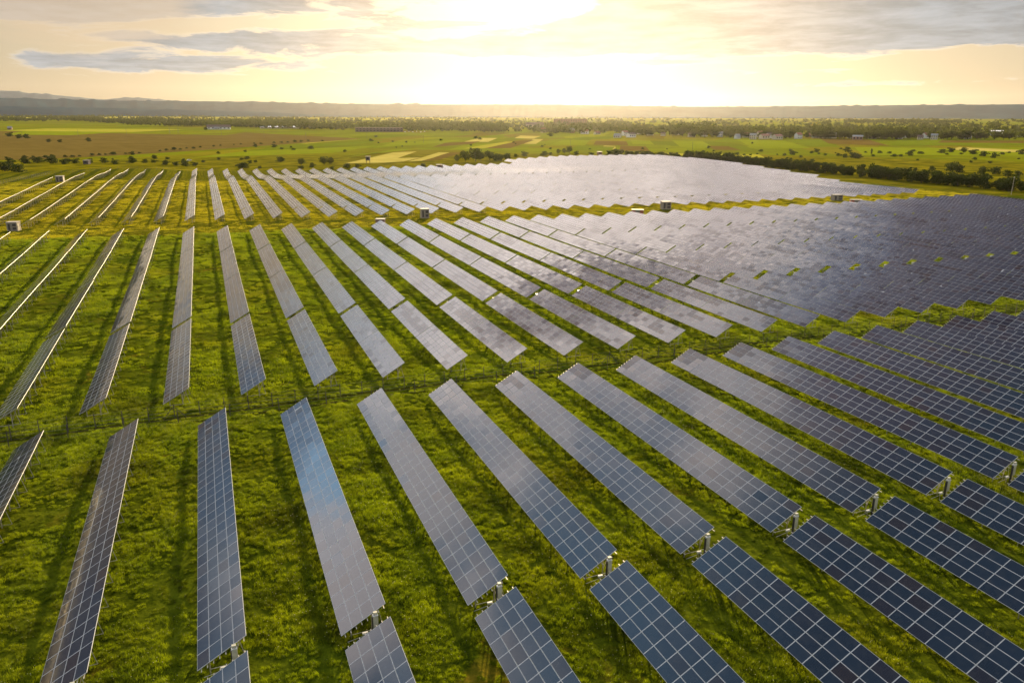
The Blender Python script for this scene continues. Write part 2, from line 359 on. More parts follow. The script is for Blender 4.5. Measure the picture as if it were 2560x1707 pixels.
TILT = R(29.82); CT, ST = math.cos(TILT), math.sin(TILT); BW = 1.01; LOW = .80; SLW = 4*BW
def slope_pt(u, s, zoff=0.0):                      # u along row, s up the slope, zoff normal to the panel plane
    return (s*CT-zoff*ST, u, LOW+s*ST+zoff*CT)
GAP = .042
def dull_runs(cols, rate=1.0):                      # strings of modules with duller, browner glass
    w = set()
    if random.random() < .50*rate:
        for _ in range(random.randint(1, 3)):
            i0, j0, n = random.randrange(cols), random.randrange(4), random.randint(2, 9)
            for i in range(i0, min(cols, i0+n)):
                w.add((i, j0))
                if random.random() < .4: w.add((i, min(3, j0+1)))
    for _ in range(int(cols*4*.025*rate*random.uniform(0, 2))): w.add((random.randrange(cols), random.randrange(4)))
    return w
def module_mesh(a, glass='glass'):                                # one framed module, origin at its centre, lying in the tilted plane
    f = MB(); h, w = a/2-.008, BW/2-.008; t = .040
    def P(u, s, z): return (s*CT-z*ST, u, s*ST+z*CT)
    gi, gj = h-.030, w-.022
    # frame ring top, sides, back sheet
    o = [(-h, -w), (h, -w), (h, w), (-h, w)]; i_ = [(-gi, -gj), (gi, -gj), (gi, gj), (-gi, gj)]
    for k in range(4):
        k2 = (k+1) % 4
        f.quad([P(*o[k2], t), P(*o[k], t), P(*i_[k], t), P(*i_[k2], t)], 1)
        f.quad([P(*o[k], t), P(*o[k2], t), P(*o[k2], 0), P(*o[k], 0)], 1)
    f.quad([P(*c, 0) for c in o], 2)
    f.quad([P(*c, t-.003) for c in i_[::-1]], 0)
    me = f.mesh('solar_module', [M[glass], M['frame'], M['back']])
    uvl = me.uv_layers.new(name='UVMap')
    pol = me.polygons[-1]; cr = [(0, 1), (1, 1), (1, 0), (0, 0)]
    for li, c in zip(pol.loop_indices, cr): uvl.data[li].uv = c
    return me
MOD_NEAR = module_mesh(1.714); MOD_MID = module_mesh(1.75); MOD_DULL = module_mesh(1.75, 'dull_glass')
def bulk_modules(name, u0, a, cols, gzf, rows=range(4), seam=None, org=0.0, skip=()):
    """merged modules of one table: a glass face for each module over a frame slab, following the ground"""
    v, f, mi, uvs = [], [], [], []
    j1, j2, j3 = random.gauss(0, .009), random.gauss(0, .009), random.gauss(0, .004)
    hs = cols//2; wr = dull_runs(cols)
    def P(u, s, zn):
        zn += (s-2)*(j1 if u < u0+hs*a else j2)+(u-u0-cols*a/2)*j3*.3
        return (s*CT-zn*ST, u-org, LOW+s*ST+zn*CT+gzf(u))
    t = .040
    k = 0
    for i in range(cols):
        ua = u0+i*a+(0.10 if (seam and i >= seam) else 0); ub = ua+a-.016
        for j in rows:
            if (i, j) in skip: continue
            sa, sb = j*BW+.008, (j+1)*BW-.008
            du = random.gauss(0, .0050)*(a/2); ds = random.gauss(0, .0065)*(BW/2)
            if random.random() < .08: du *= 1.8; ds *= 1.8
            o = [(ua, sa), (ub, sa), (ub, sb), (ua, sb)]; q = [(ua+.032, sa+.024), (ub-.032, sa+.024), (ub-.032, sb-.024), (ua+.032, sb-.024)]
            sg = [(-1, -1), (1, -1), (1, 1), (-1, 1)]
            zz = [t+.012+sg_[0]*du+sg_[1]*ds for sg_ in sg]
            k = len(v)
            v += [P(c[0], c[1], t+.004) for c in o]; v += [P(c[0], c[1], 0) for c in o]
            f += [(k+3, k+2, k+1, k), (k, k+1, k+5, k+4), (k+1, k+2, k+6, k+5), (k+2, k+3, k+7, k+6), (k+3, k, k+4, k+7), (k+4, k+5, k+6, k+7)]
            mi += [1, 1, 1, 1, 1, 2]
            uvs += [(0, 0)]*24
            k = len(v)
            v += [P(c[0], c[1], z_+.006) for c, z_ in zip(q, zz)]
            f.append((k+3, k+2, k+1, k)); mi.append(3 if (i, j) in wr else 0); uvs += [(0, 1), (1, 1), (1, 0), (0, 0)]
    return v, f, mi, uvs
def bulk_mesh(name, data):
    v, f, mi, uvs = data
    me = mesh(name, v, f, [M['glass'], M['frame'], M['back'], M['dull_glass']], mi)
    uvl = me.uv_layers.new(name='UVMap'); uvl.data.foreach_set('uv', np.array(uvs, float).ravel()); return me

def frame_mesh():                                  # one A-shaped support standing under a table
    f = MB(); r = .045
    top = lambda s, z=-.16: (s*CT-z*ST, 0, LOW+s*ST+z*CT)
    a, c = top(.25), top(3.75)
    f.bar(a, c, .05)                                                  # rafter
    pb = top(2.75); f.bar((pb[0], 0, -.5), pb, .06)                   # tall rear post
    pa = top(.85); f.bar((pa[0], 0, -.5), pa, .05)                    # short front post
    f.bar((pb[0], 0, .75), top(3.55), .035)                           # strut to the high edge
    f.bar((pa[0], 0, .30), (pb[0]+.9, 0, .34), .03)                   # horizontal tie poking out behind
    f.bar((pb[0]+.9, 0, .34), top(3.3), .03)
    return f.mesh('support_frame', M['steel'])
FRAME = frame_mesh()
def rail_mesh(L):
    f = MB(); f.box(-.03, .03, -L/2, L/2, -.03, .03); return f.mesh('mounting_rail', M['steel'])
RAILS = {}
def supports(root, L, x0, y0, zbase, step=3.5, detail=True):
    n = max(2, int(round(L/step))); 
    for i in range(n):
        u = .55+(L-1.1)*i/(n-1)
        o = obj('support_frame', FRAME, root); o.location = (0, u, gz(x0, y0+u)-zbase)
ORD = ['first', 'second', 'third', 'fourth', 'fifth', 'sixth', 'seventh', 'eighth', 'ninth', 'tenth', 'eleventh', 'twelfth', 'thirteenth', 'fourteenth', 'fifteenth', 'sixteenth', 'seventeenth', 'eighteenth', 'nineteenth', 'twentieth']
TENS = {20: 'twenty', 30: 'thirty', 40: 'forty'}
def ordw(n):
    if n <= 20: return ORD[n-1]
    t, u = n//10*10, n % 10
    return TENS[t]+'-'+ORD[u-1] if u else {30: 'thirtieth', 40: 'fortieth'}[t]
N_TABLES = 0
def near_table(x, y0, cols, a, label, group, me, rails=True, seam=None, stuffcols=0):
    """a table whose modules are parts of their own (stands on nearly level ground)"""
    global N_TABLES; N_TABLES += 1
    z0 = gz(x, y0); L = cols*a+(.1 if seam else 0)
    root = empty('solar_table', (x, y0, z0)); tag(root, label, 'solar table', group)
    wr = dull_runs(cols, 1.6) if me is MOD_MID else set()
    for i in range(cols-stuffcols):
        ua = i*a+(.10 if seam and i >= seam else 0)
        dz_ = gz(x, y0+ua+a/2)-z0
        for j in range(4):
            m_ = obj('solar_module', MOD_DULL if (i, j) in wr else me, root); s = (j+.5)*BW
            m_.location = (s*CT, ua+a/2, LOW+s*ST+dz_)
            k = 2.6 if random.random() < .06 else 1.0
            m_.rotation_euler = (random.gauss(0, .0032)*k, random.gauss(0, .0042)*k, 0)
    if stuffcols:
        dat = bulk_modules('solar_module', y0+(cols-stuffcols)*a, a, stuffcols, lambda u: gz(x, u)-z0, org=y0)
        o = obj('solar_module', bulk_mesh('solar_module', dat), root); o['kind'] = 'stuff'
    if rails:
        if L not in RAILS: RAILS[L] = rail_mesh(L+.62)
        for r_ in range(8):
            s = .28+r_*.5; o = obj('mounting_rail', RAILS[L], root)
            p = slope_pt(0, s, -.07); o.location = (p[0], L/2, p[2])
    supports(root, L, x, y0, z0)
    return root
def far_table(x, y0, cols, a, label, group, seam=None, skip=(), posts=True):
    global N_TABLES; N_TABLES += 1
    z0 = gz(x, y0)
    root = empty('solar_table', (x, y0, z0)); tag(root, label, 'solar table', group)
    dat = bulk_modules('panel_surface', y0, a, cols, lambda u: gz(x, u)-z0, seam=seam, org=y0, skip=skip)
    obj('panel_surface', bulk_mesh('panel_surface', dat), root)
    if posts: supports(root, cols*a, x, y0, z0, 4.2)
    return root

# ------------------------------------------------------------------ near block and the block below it
G1 = 'solar tables of the front block'; G0 = 'solar tables cut off by the bottom of the photo'
for j in range(-4, 14):
    x = 16.2+10.2*j; n = j+5
    lab = 'long blue-grey solar table, %s row from the left in the block before the wire fence' % ordw(n)
    near_table(x, 49.65, 28, 1.714, lab, G1, MOD_NEAR, stuffcols=3)
for n, j in enumerate(range(-2, 9)):
    x = 16.2+10.2*j
    lab = 'dark blue solar table cut by the bottom edge, %s row from the left' % ordw(n+1)
    near_table(x, 47.95-24*1.714, 24, 1.714, lab, G0, MOD_NEAR, rails=True)

# ------------------------------------------------------------------ middle block
GM = 'solar tables of the middle block'; GU = 'solar tables of the far block'
P0, DP = -8.7, 10.22
MIDU = [107.4, 147.8, 187.0, 226.6]
for k in range(-5, 36):
    x = P0+DP*k
    for t, u0 in enumerate(MIDU):
        if x+4 < -0.235*(u0+38)-3: continue
        if x > 1.53*(u0+38)+8: continue
        where = ['nearest the wire fence', 'second from the fence', 'third from the fence', 'beside the grass track'][t]
        lab = 'solar table %s, %s row in the middle block' % (where, ordw(k+6))
        if t == 0 and -4 <= k <= 10: near_table(x, u0, 22, 1.75, lab, GM, MOD_MID, rails=False, seam=11)
        else: far_table(x, u0, 22, 1.75, lab, GM, seam=11, posts=(k < 16))

# ------------------------------------------------------------------ far block
UPU = [(295.0, 15), (321.6, 22), (360.6, 22), (399.5, 22), (438.3, 22), (479.0, 22), (517.8, 22), (556.6, 22), (595.5, 22)]
XMAX = [350, 352, 368, 383, 398, 408, 412, 412, 404]
cand = []
for t, (u0, c) in enumerate(UPU):
    for k in range(-7, 42):
        x = P0+DP*k
        if x > XMAX[t]: continue
        if x+4 < -0.235*(u0+c*1.75)-3: continue
        if t == 5 and k < -6: continue
        if t == 6 and k < -5: continue
        if t == 7 and k < 0: continue
        if t == 8 and k < 25: continue
        cand.append((t, k, x, u0, c))
cand.sort(key=lambda q: q[3]*1.0+abs(q[2]-60)*.12)
rest = []
for (t, k, x, u0, c) in cand:
    if N_TABLES < 300:
        where = ['beside the grass track', 'second from the grass track', 'third from the grass track', 'fourth from the grass track', 'fifth from the grass track', 'sixth from the grass track', 'seventh from the grass track', 'eighth from the track', 'last before the plain'][t]
        far_table(x, u0, c, 1.75, 'solar table %s, %s row in the far block' % (where, ordw(k+8)+' leftmost' if False else ordw(k+8)), GU,
                  posts=(k < 12), skip=((0, 0), (0, 1)) if t == 1 else ())
    else: rest.append((t, k, x, u0, c))
V_, F_, I_, U_ = [], [], [], []
stp = MB()
for (t, k, x, u0, c) in rest:
    v, f, mi, uvs = bulk_modules('m', u0, 1.75, c, lambda u: gz(x, u), org=0.0)
    o_ = len(V_); V_ += [(p[0]+x, p[1], p[2]) for p in v]; F_ += [tuple(o_+q for q in g) for g in f]; I_ += mi; U_ += uvs
    for i in range(9 if k < 14 else 3):
        u = u0+1+i*(c*1.75-2)/(8 if k < 14 else 2); z = gz(x, u)
        stp.bar((x+2.45, u, z-.4), (x+2.45, u, z+LOW+2.75*ST-.1), .06); stp.bar((x+.8, u, z-.4), (x+.8, u, z+LOW+.9*ST-.1), .05)
        stp.bar((x+2.45, u, z+.7), (x+3.2, u, z+LOW+3.4*ST-.1), .04)
o_ = len(V_); V_ += stp.v; F_ += [tuple(o_+q for q in g) for g in stp.f]; I_ += [4]*len(stp.f); U_ += [(0, 0)]*sum(len(g) for g in stp.f)
me = mesh('distant_solar_tables', V_, F_, [M['glass'], M['frame'], M['back'], M['dull_glass'], M['steel']], I_)
uvl = me.uv_layers.new(name='UVMap'); uvl.data.foreach_set('uv', np.array(U_, float).ravel())
tag(obj('distant_solar_tables', me), 'most distant solar tables massed at the far edge of the farm', 'solar tables', kind='stuff')
print('tables', N_TABLES, 'rest', len(rest))

# ------------------------------------------------------------------ inverter cabinets and boxes
M['cab'] = simple('cabinet_paint', (.50, .48, .36), .5)
M['cabdark'] = simple('cabinet_side_plate', (.05, .045, .04), .6)
M['white'] = simple('white_paint', (.75, .74, .70), .4)
M['copper'] = simple('rusty_cap', (.38, .22, .12), .6)
def cabinet():
    root = empty('inverter_cabinet', (0, 0, 0))
    f = MB(); f.box(-.19, .19, -.13, .13, .95, 2.22); f.build('body', M['cab'], root)
    f = MB(); f.box(-.21, .21, -.15, .15, 2.222, 2.26); f.build('lid', M['white'], root)
    f = MB(); f.box(-.15, .15, -.11, .11, 2.34, 2.52); f.build('top_unit', M['cab'], root)
    f = MB(); f.box(-.13, -.09, -.03, .03, 2.262, 2.338); f.box(.09, .13, -.03, .03, 2.262, 2.338); f.build('bracket', M['copper'], root)
    f = MB(); f.box(-.27, -.193, -.10, .10, .0, 2.1); f.build('side_plate', M['cabdark'], root)
    f = MB(); f.bar((-.1, 0, -.5), (-.1, 0, .94), .045); f.bar((.1, 0, -.5), (.1, 0, .94), .045); f.build('stand', M['steel'], root)
    f = MB(); f.box(-1.05, -.62, -.08, .08, .78, .92); f.build('cable_box', M['white'], root)
    f = MB(); f.bar((-2.2, 0, .42), (-.3, 0, .72), .022); f.build('cable_tray', M['steel'], root)
    f = MB(); f.bar((-.86, 0, -.5), (-.86, 0, .78), .035); f.build('post', M['steel'], root)
    return root
def copy_tree(o, parent=None):
    c = o.copy(); COL.objects.link(c); c.parent = parent
    for ch in o.children: copy_tree(ch, c)
    return c
cproto = cabinet(); first = True
for n, j in enumerate(range(-3, 9)):
    o = cproto if first else copy_tree(cproto); first = False
    x, y = 16.2+10.2*j+2.6, 49.32
    o.location = (x, y, gz(x, y))
    tag(o, 'cream inverter cabinet in the gap below the %s front row from the left' % ordw(j+5), 'inverter cabinet', 'inverter cabinets between the front tables')
def string_box():
    root = empty('string_box', (0, 0, 0))
    f = MB(); f.box(-.42, .42, -.10, .10, 1.15, 1.65); f.build('body', M['white'], root)
    f = MB(); f.box(-.44, .44, -.12, .12, 1.653, 1.69); f.build('lid', M['white'], root)
    f = MB(); f.bar((-.3, 0, -.4), (-.3, 0, 1.15), .035); f.bar((.3, 0, -.4), (.3, 0, 1.15), .035); f.build('stand', M['steel'], root)
    return root
sproto = string_box(); first = True
for k in range(0, 22):
    if k in (2, 9, 13, 15, 19): continue
    o = sproto if first else copy_tree(sproto); first = False
    x, y = P0+DP*k+2.3, 146.9
    o.location = (x, y, gz(x, y)); o.rotation_euler.z = random.uniform(-.1, .1)
    tag(o, 'small white string box in the first table gap of the %s middle row' % ordw(k+6), 'string box', 'string boxes in the middle block gaps')

# ------------------------------------------------------------------ transformer kiosks
M['kcream'] = simple('kiosk_render', (.36, .29, .21), .85, scale=1.2)
M['kred'] = simple('kiosk_red_panel', (.50, .13, .06), .55, scale=1.2)
M['kbrown'] = simple('kiosk_brown_panel', (.30, .17, .12), .6, scale=1.2)
M['vent'] = simple('dark_vent', (.09, .07, .055), .8)
M['roofw'] = simple('pale_flat_roof', (.42, .37, .31), .7)
def kiosk(x, y, w, d, h, wall, label, rz=0.0, panel=None, vents=True):
    w, d, h = w*.88, d*.9, h*.9
    root = empty('transformer_kiosk', (x, y, gz(x, y)), rz); tag(root, label, 'kiosk', 'transformer kiosks beside the grass tracks')
    f = MB(); f.box(-w/2, w/2, -d/2, d/2, -.3, h); f.build('wall', wall, root)
    f = MB(); f.box(-w/2-.12, w/2+.12, -d/2-.12, d/2+.12, h+.003, h+.16); f.build('roof', M['roofw'], root)
    f = MB(); f.box(-w/2-.05, w/2+.05, -d/2-.05, d/2+.05, -.3, .22); f.build('plinth', M['kcream'], root)
    if vents:
        for (a0, a1, z0, z1) in ((w*.06, w*.40, h*.14, h*.42), (w*.06, w*.40, h*.56, h*.84), (-w*.36, -w*.16, h*.10, h*.84)):
            if True:
                f = MB(); f.box(a0, a1, -d/2-.035, -d/2-.004, z0, z1)
                for s_ in range(4): zz = z0+(z1-z0)*(s_+.5)/4; f.box(a0, a1, -d/2-.06, -d/2-.036, zz-.02, zz+.02)
                f.build('vent', M['vent'], root)
    if panel:
        for sx in (-1, 1):
            f = MB(); f.box(sx*w*.46-(.0 if sx < 0 else w*.26), sx*w*.46+(w*.26 if sx < 0 else 0), -d/2-.04, -d/2-.004, .1, h-.1); f.build('panel', panel, root)
        for sx in (-1, 1):
            f = MB(); a0 = w/2+.004 if sx > 0 else -w/2-.04
            f.box(a0, a0+.036, -d*.42, -d*.05, .1, h-.1); f.box(a0, a0+.036, d*.05, d*.42, .1, h-.1); f.build('door', panel, root)
    else:
        f = MB(); f.box(w/2+.004, w/2+.045, -d*.35, d*.05, .05, h*.82); dr = f.build('door', M['steel'], root)
        f = MB(); f.box(w/2+.046, w/2+.08, -d*.30, -d*.25, h*.38, h*.48); f.build('handle', M['vent'], dr)
    return root
kiosk(-60.5, 290.5, 3.6, 3.0, 3.0, M['kcream'], 'large cream kiosk with dark vents on the grass track at the left edge', R(-12))
kiosk(-74, 478.5, 4.2, 3.4, 3.4, M['kcream'], 'small cream kiosk at the far end of the leftmost rows', R(-8))
kiosk(57, 269.5, 3.6, 3.0, 3.0, M['kbrown'], 'brown kiosk with white roof behind the middle block near the photo centre left', R(-20), panel=M['kbrown'], vents=False)
kiosk(79, 289.5, 3.6, 3.2, 3.8, M['kcream'], 'cream kiosk with four dark vents in front of the far block', R(-8))
kiosk(164.5, 270, 5.4, 3.2, 2.9, M['kcream'], 'red and cream kiosk with white roof on the track, centre right', R(-30), panel=M['kred'], vents=False)
kiosk(190.5, 289, 4.6, 3.2, 3.6, M['kcream'], 'cream kiosk with dark vents at the foot of the far block, centre right', R(-12))
kiosk(292, 291, 5.6, 3.0, 3.0, M['kcream'], 'white-roofed grey kiosk at the right end of the far block', R(-14))
kiosk(283, 270, 5.8, 3.0, 2.6, M['kcream'], 'long red and cream kiosk behind the middle block, farthest right', R(-30), panel=M['kred'], vents=False)
# ------------------------------------------------------------------ wire fences
M['post'] = simple('fence_post', (.075, .06, .045), .8)
M['wire'] = simple('fence_wire', (.20, .18, .14), .6, .5)
def fence(pts, label, step=3.15, hgt=2.0, wires=4, brace=(), name='wire_fence'):
    x0, y0 = pts[0]; z0 = gz(x0, y0)
    root = empty(name, (x0, y0, z0)); tag(root, label, 'fence')
    P = []
    for (a, c) in zip(pts[:-1], pts[1:]):
        L = math.dist(a, c); n = max(1, int(L/step))
        for i in range(n): P.append((a[0]+(c[0]-a[0])*i/n, a[1]+(c[1]-a[1])*i/n))
    P.append(pts[-1])
    f = MB(); f.bar((0, 0, -.3), (0, 0, hgt), .055); pm = f.mesh('post', M['post'])
    w = MB(); Q = []; stp_ = MB()
    for i, (x, y) in enumerate(P):
        z = gz(x, y)
        if i < 98:
            o = obj('post', pm, root); o.location = (x-x0, y-y0, z-z0); o.rotation_euler = (random.gauss(0, .02), random.gauss(0, .02), 0)
        else: stp_.bar((x-x0, y-y0, z-z0-.3), (x-x0, y-y0, z-z0+hgt), .055)
        Q.append((x-x0, y-y0, z-z0))
    if stp_.v: o = stp_.build('post', M['post'], root); o['kind'] = 'stuff'
    for i in range(len(Q)-1):
        for k in range(wires):
            h = .35+(hgt-.45)*k/(wires-1); a, c = Q[i], Q[i+1]
            w.bar((a[0], a[1], a[2]+h), (c[0], c[1], c[2]+h), .010, sides=3)
    w.build('wires', M['wire'], root)
    for i in brace:
        if i < len(Q):
            q = Q[i]; f = MB(); f.bar((q[0], q[1], q[2]+1.7), (q[0]-1.6, q[1], q[2]-.2), .045); f.bar((q[0], q[1], q[2]+1.7), (q[0]+1.6, q[1], q[2]-.2), .045); f.build('brace', M['post'], root)
    return root
fence([(-45, 103.8), (185, 102.8)], 'wire fence on thin dark posts between the front block and the middle block', brace=(12, 33))
fence([(-45, 101.2), (185, 100.4)], 'second thin wire fence parallel to the first, nearer the front block', step=6.3, brace=())
fence([(-112, 395), (-100, 470), (-92, 560), (-60, 592), (0, 612)], 'perimeter wire fence round the far left corner of the solar farm', step=4.0)

# ------------------------------------------------------------------ fields of the plain
def field_mat(name, c1, c2, sc=.05, ang=0.3):
    m_, q, p = mat(name, .95); p.inputs['Specular IOR Level'].default_value = 0
    pos = q.n('ShaderNodeNewGeometry').outputs['Position']; X, Y, Z = q.sep(pos)
    r1 = q.m('ADD', q.m('MULTIPLY', X, math.cos(ang)), q.m('MULTIPLY', Y, math.sin(ang)))
    r2 = q.m('SUBTRACT', q.m('MULTIPLY', Y, math.cos(ang)), q.m('MULTIPLY', X, math.sin(ang)))
    st = q.noise(q.comb(q.m('MULTIPLY', r1, .02), q.m('MULTIPLY', r2, .004), 0), 3.0, 5, .6)
    f = q.mr(q.m('ADD', q.m('MULTIPLY', st, .5), q.m('MULTIPLY', q.noise(pos, sc, 5, .6), .5)), .35, .65)
    q.put(p.inputs['Base Color'], q.mix(f, c1, c2)); return m_
M['soil'] = field_mat('ploughed_soil', (.140, .098, .020), (.170, .120, .027), .01)
M['soil2'] = field_mat('dark_soil', (.13, .085, .014), (.17, .11, .02))
M['rape'] = field_mat('yellow_crop', (.40, .33, .06), (.52, .43, .10))
M['crop'] = field_mat('green_crop', (.18, .215, .004), (.23, .26, .005))
M['crop2'] = field_mat('deep_green_crop', (.13, .165, .004), (.17, .20, .005))
M['hay'] = field_mat('pale_hay', (.30, .29, .02), (.40, .36, .03))
nf = [0]
def field(quad, m_, name='field', lift=.25, n=10):
    P = [Vector((*px(*q), 0)) for q in quad]
    nf[0] += 1; lift += .004*nf[0]
    v, f = [], []
    for i in range(n+1):
        for j in range(n+1):
            s, t = i/n, j/n
            p = P[0].lerp(P[1], s).lerp(P[3].lerp(P[2], s), t)
            v.append((p.x, p.y, gz(p.x, p.y)+lift))
    for i in range(n):
        for j in range(n):
            k = i*(n+1)+j; f.append((k, k+1, k+n+2, k+n+1))
    me = mesh(name, v, f, m_, smooth=True); 
    if me.polygons[0].normal.z < 0: me.flip_normals()
    return tag(obj(name, me), kind='structure')
# corners given as: near-left, near-right, far-right, far-left (directions in the 2352-wide view, dropped on the ground)
field([(-120, 378), (60, 376), (720, 318), (-700, 300)], M['soil'], 'ploughed_field', lift=.2)
field([(60, 376), (300, 362), (830, 322), (560, 309)], M['soil'], 'ploughed_field', lift=.3)
for q, k in [
 ([(790, 379), (880, 377), (955, 350), (900, 353)], 'rape'), ([(880, 377), (925, 374), (965, 364), (905, 366)], 'rape'),
 ([(935, 374), (965, 373), (1030, 352), (1005, 352)], 'rape'), ([(965, 374), (1000, 371), (1062, 352), (1032, 352)], 'soil2'),
 ([(670, 332), (700, 334), (830, 322), (800, 320)], 'hay'),
 ([(1063, 327), (1118, 327), (1140, 318), (1098, 318)], 'rape'), ([(1178, 318), (1222, 319), (1240, 313), (1192, 312)], 'rape'),
 ([(1200, 331), (1228, 331), (1245, 320), (1222, 320)], 'rape'), ([(1378, 342), (1412, 343), (1410, 335), (1384, 334)], 'rape'),
 ([(440, 368), (760, 355), (860, 338), (560, 352)], 'crop'), ([(560, 351), (820, 335), (880, 326), (700, 334)], 'crop2'),
 ([(760, 372), (860, 352), (1000, 342), (900, 346)], 'crop'), ([(860, 341), (1020, 330), (1060, 322), (900, 330)], 'crop'),
 ([(1020, 348), (1160, 335), (1190, 326), (1060, 336)], 'crop'), ([(1060, 343), (1110, 342), (1190, 326), (1160, 326)], 'hay'),
 ([(1110, 342), (1170, 341), (1225, 322), (1190, 324)], 'soil2'), ([(990, 340), (1080, 332), (1100, 326), (1020, 330)], 'soil2'),
 ([(1260, 333), (1340, 334), (1352, 322), (1290, 321)], 'crop'), ([(1300, 345), (1400, 346), (1410, 336), (1320, 335)], 'crop2'),
 ([(1360, 332), (1440, 333), (1436, 324), (1366, 323)], 'soil2'), ([(1450, 330), (1500, 331), (1490, 322), (1446, 321)], 'crop'),
 ([(1420, 345), (1490, 346), (1480, 335), (1422, 334)], 'soil2'), ([(1560, 336), (1640, 338), (1610, 322), (1540, 321)], 'crop'),
 ([(1640, 342), (1700, 343), (1670, 334), (1620, 333)], 'soil2'), ([(1720, 334), (1860, 337), (1800, 320), (1690, 318)], 'crop'),
 ([(1850, 332), (1930, 334), (1880, 318), (1800, 316)], 'crop2'), ([(1900, 326), (2040, 330), (1990, 316), (1880, 314)], 'soil2'),
 ([(1980, 352), (2352, 352), (2352, 336), (1960, 334)], 'crop'), ([(2040, 330), (2400, 326), (2380, 314), (2060, 316)], 'crop2'),
 ([(2180, 338), (2420, 346), (2400, 340), (2200, 332)], 'rape'), ([(2150, 322), (2400, 322), (2380, 316), (2160, 317)], 'soil2'),
 ([(1500, 360), (1760, 366), (1740, 352), (1520, 350)], 'hay'), ([(0, 318), (160, 318), (300, 309), (60, 308)], 'crop'), ([(0, 309), (300, 310), (420, 303), (100, 303)], 'hay'),
 ([(20, 279), (400, 280), (560, 275), (120, 274)], 'hay'), ([(560, 278), (1000, 278), (1060, 275), (600, 274)], 'hay')]:
    field(q, M[k], {'rape': 'yellow_field', 'crop': 'green_field', 'crop2': 'green_field', 'soil2': 'soil_field', 'hay': 'pale_field'}[k])

# ------------------------------------------------------------------ hills
def hills_mat(name, c1, c2):
    m_, q, p = mat(name, 1.0); p.inputs['Specular IOR Level'].default_value = 0
    pos = q.n('ShaderNodeNewGeometry').outputs['Position']
    q.put(p.inputs['Base Color'], q.mix(q.mr(q.noise(pos, .0022, 8, .65), .4, .6), c1, c2)); return m_
M['hill'] = hills_mat('haze_blue_forest_hill', (.006, .044, .070), (.014, .060, .086))  # blue of the distance haze is painted into the forest colour
M['mount'] = hills_mat('haze_pale_mountain', (.13, .16, .17), (.17, .20, .20))  # base colour lightened to stand in for thicker haze
def ridge(name, prof, dist, depth, base, seed, m_, rough=6.0, a0=-20, a1=64, n=420):
    """a real ridge standing on an arc round the valley; prof = [(azimuth deg, crest height m)]"""
    pa = np.array([q[0] for q in prof], float); ph = np.array([q[1] for q in prof], float)
    v, f = [], []; m = 12
    for i in range(n+1):
        a = a0+(a1-a0)*i/n; h = np.interp(a, pa, ph)
        h += rough*(noise.noise((a*.9, seed, 0))*1.0+noise.noise((a*5, seed, 2))*.35+noise.noise((a*22, seed, 4))*.25)
        for j in range(m+1):
            t = j/m; d = dist+depth*t*2
            s = math.sin(min(1, t*1.0)*math.pi) if t <= 1 else 0
            hh = base+(max(h, base+1)-base)*(1-(1-min(1, 2*t if t < .5 else 2-2*t))**2.0)
            hh += (noise.noise((a*2.5, t*6, seed+5))*.12*(h-base) if 0 < t < .5 else 0)
            ar = R(a); v.append((d*math.sin(ar), d*math.cos(ar), hh))
    for i in range(n):
        for j in range(m):
            k = i*(m+1)+j; f.append((k, k+m+1, k+m+2, k+1))
    me = mesh(name, v, f, m_, smooth=True)
    return tag(obj(name, me), kind='structure')
def prof(lst, dist):
    return [(pix(Dx, 240)[0], CAM_H+dist*math.tan(R(pix(Dx, Dy)[1]))) for Dx, Dy in lst]
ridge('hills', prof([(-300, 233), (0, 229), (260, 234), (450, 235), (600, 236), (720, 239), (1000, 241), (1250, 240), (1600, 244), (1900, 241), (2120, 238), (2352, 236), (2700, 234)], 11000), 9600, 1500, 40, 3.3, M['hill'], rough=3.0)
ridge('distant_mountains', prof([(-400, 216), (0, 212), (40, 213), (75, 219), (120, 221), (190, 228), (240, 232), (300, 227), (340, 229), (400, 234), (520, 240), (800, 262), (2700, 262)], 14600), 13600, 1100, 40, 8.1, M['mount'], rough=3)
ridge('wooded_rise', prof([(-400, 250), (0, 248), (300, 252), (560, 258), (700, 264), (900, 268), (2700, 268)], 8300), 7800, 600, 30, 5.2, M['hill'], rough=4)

# ------------------------------------------------------------------ trees
def leaf_mat(name, c1, c2, tr):
    m_, q, p = mat(name, .8); p.inputs['Specular IOR Level'].default_value = .15
    g = q.n('ShaderNodeNewGeometry'); oi = q.n('ShaderNodeObjectInfo')
    f = q.m('ADD', q.m('MULTIPLY', g.outputs['Random Per Island'], .6), q.m('MULTIPLY', oi.outputs['Random'], .4))
    col = q.mix(f, c1, c2); q.put(p.inputs['Base Color'], col)
    t = q.n('ShaderNodeBsdfTranslucent'); q.put(t.inputs[0], q.vm('MULTIPLY', col, (tr*1.35, tr*1.2, tr*.5)))
    mx = q.n('ShaderNodeMixShader'); mx.inputs[0].default_value = .38
    q.nt.links.new(p.outputs[0], mx.inputs[1]); q.nt.links.new(t.outputs[0], mx.inputs[2])
    q.nt.links.new(mx.outputs[0], q.nt.nodes['Material Output'].inputs[0]); return m_
M['leaf'] = leaf_mat('leaves', (.030, .044, .006), (.075, .092, .010), 1.0)
M['leafd'] = leaf_mat('dark_leaves', (.020, .034, .006), (.050, .070, .010), .9)
M['bark'] = simple('bark', (.07, .05, .035), .9)
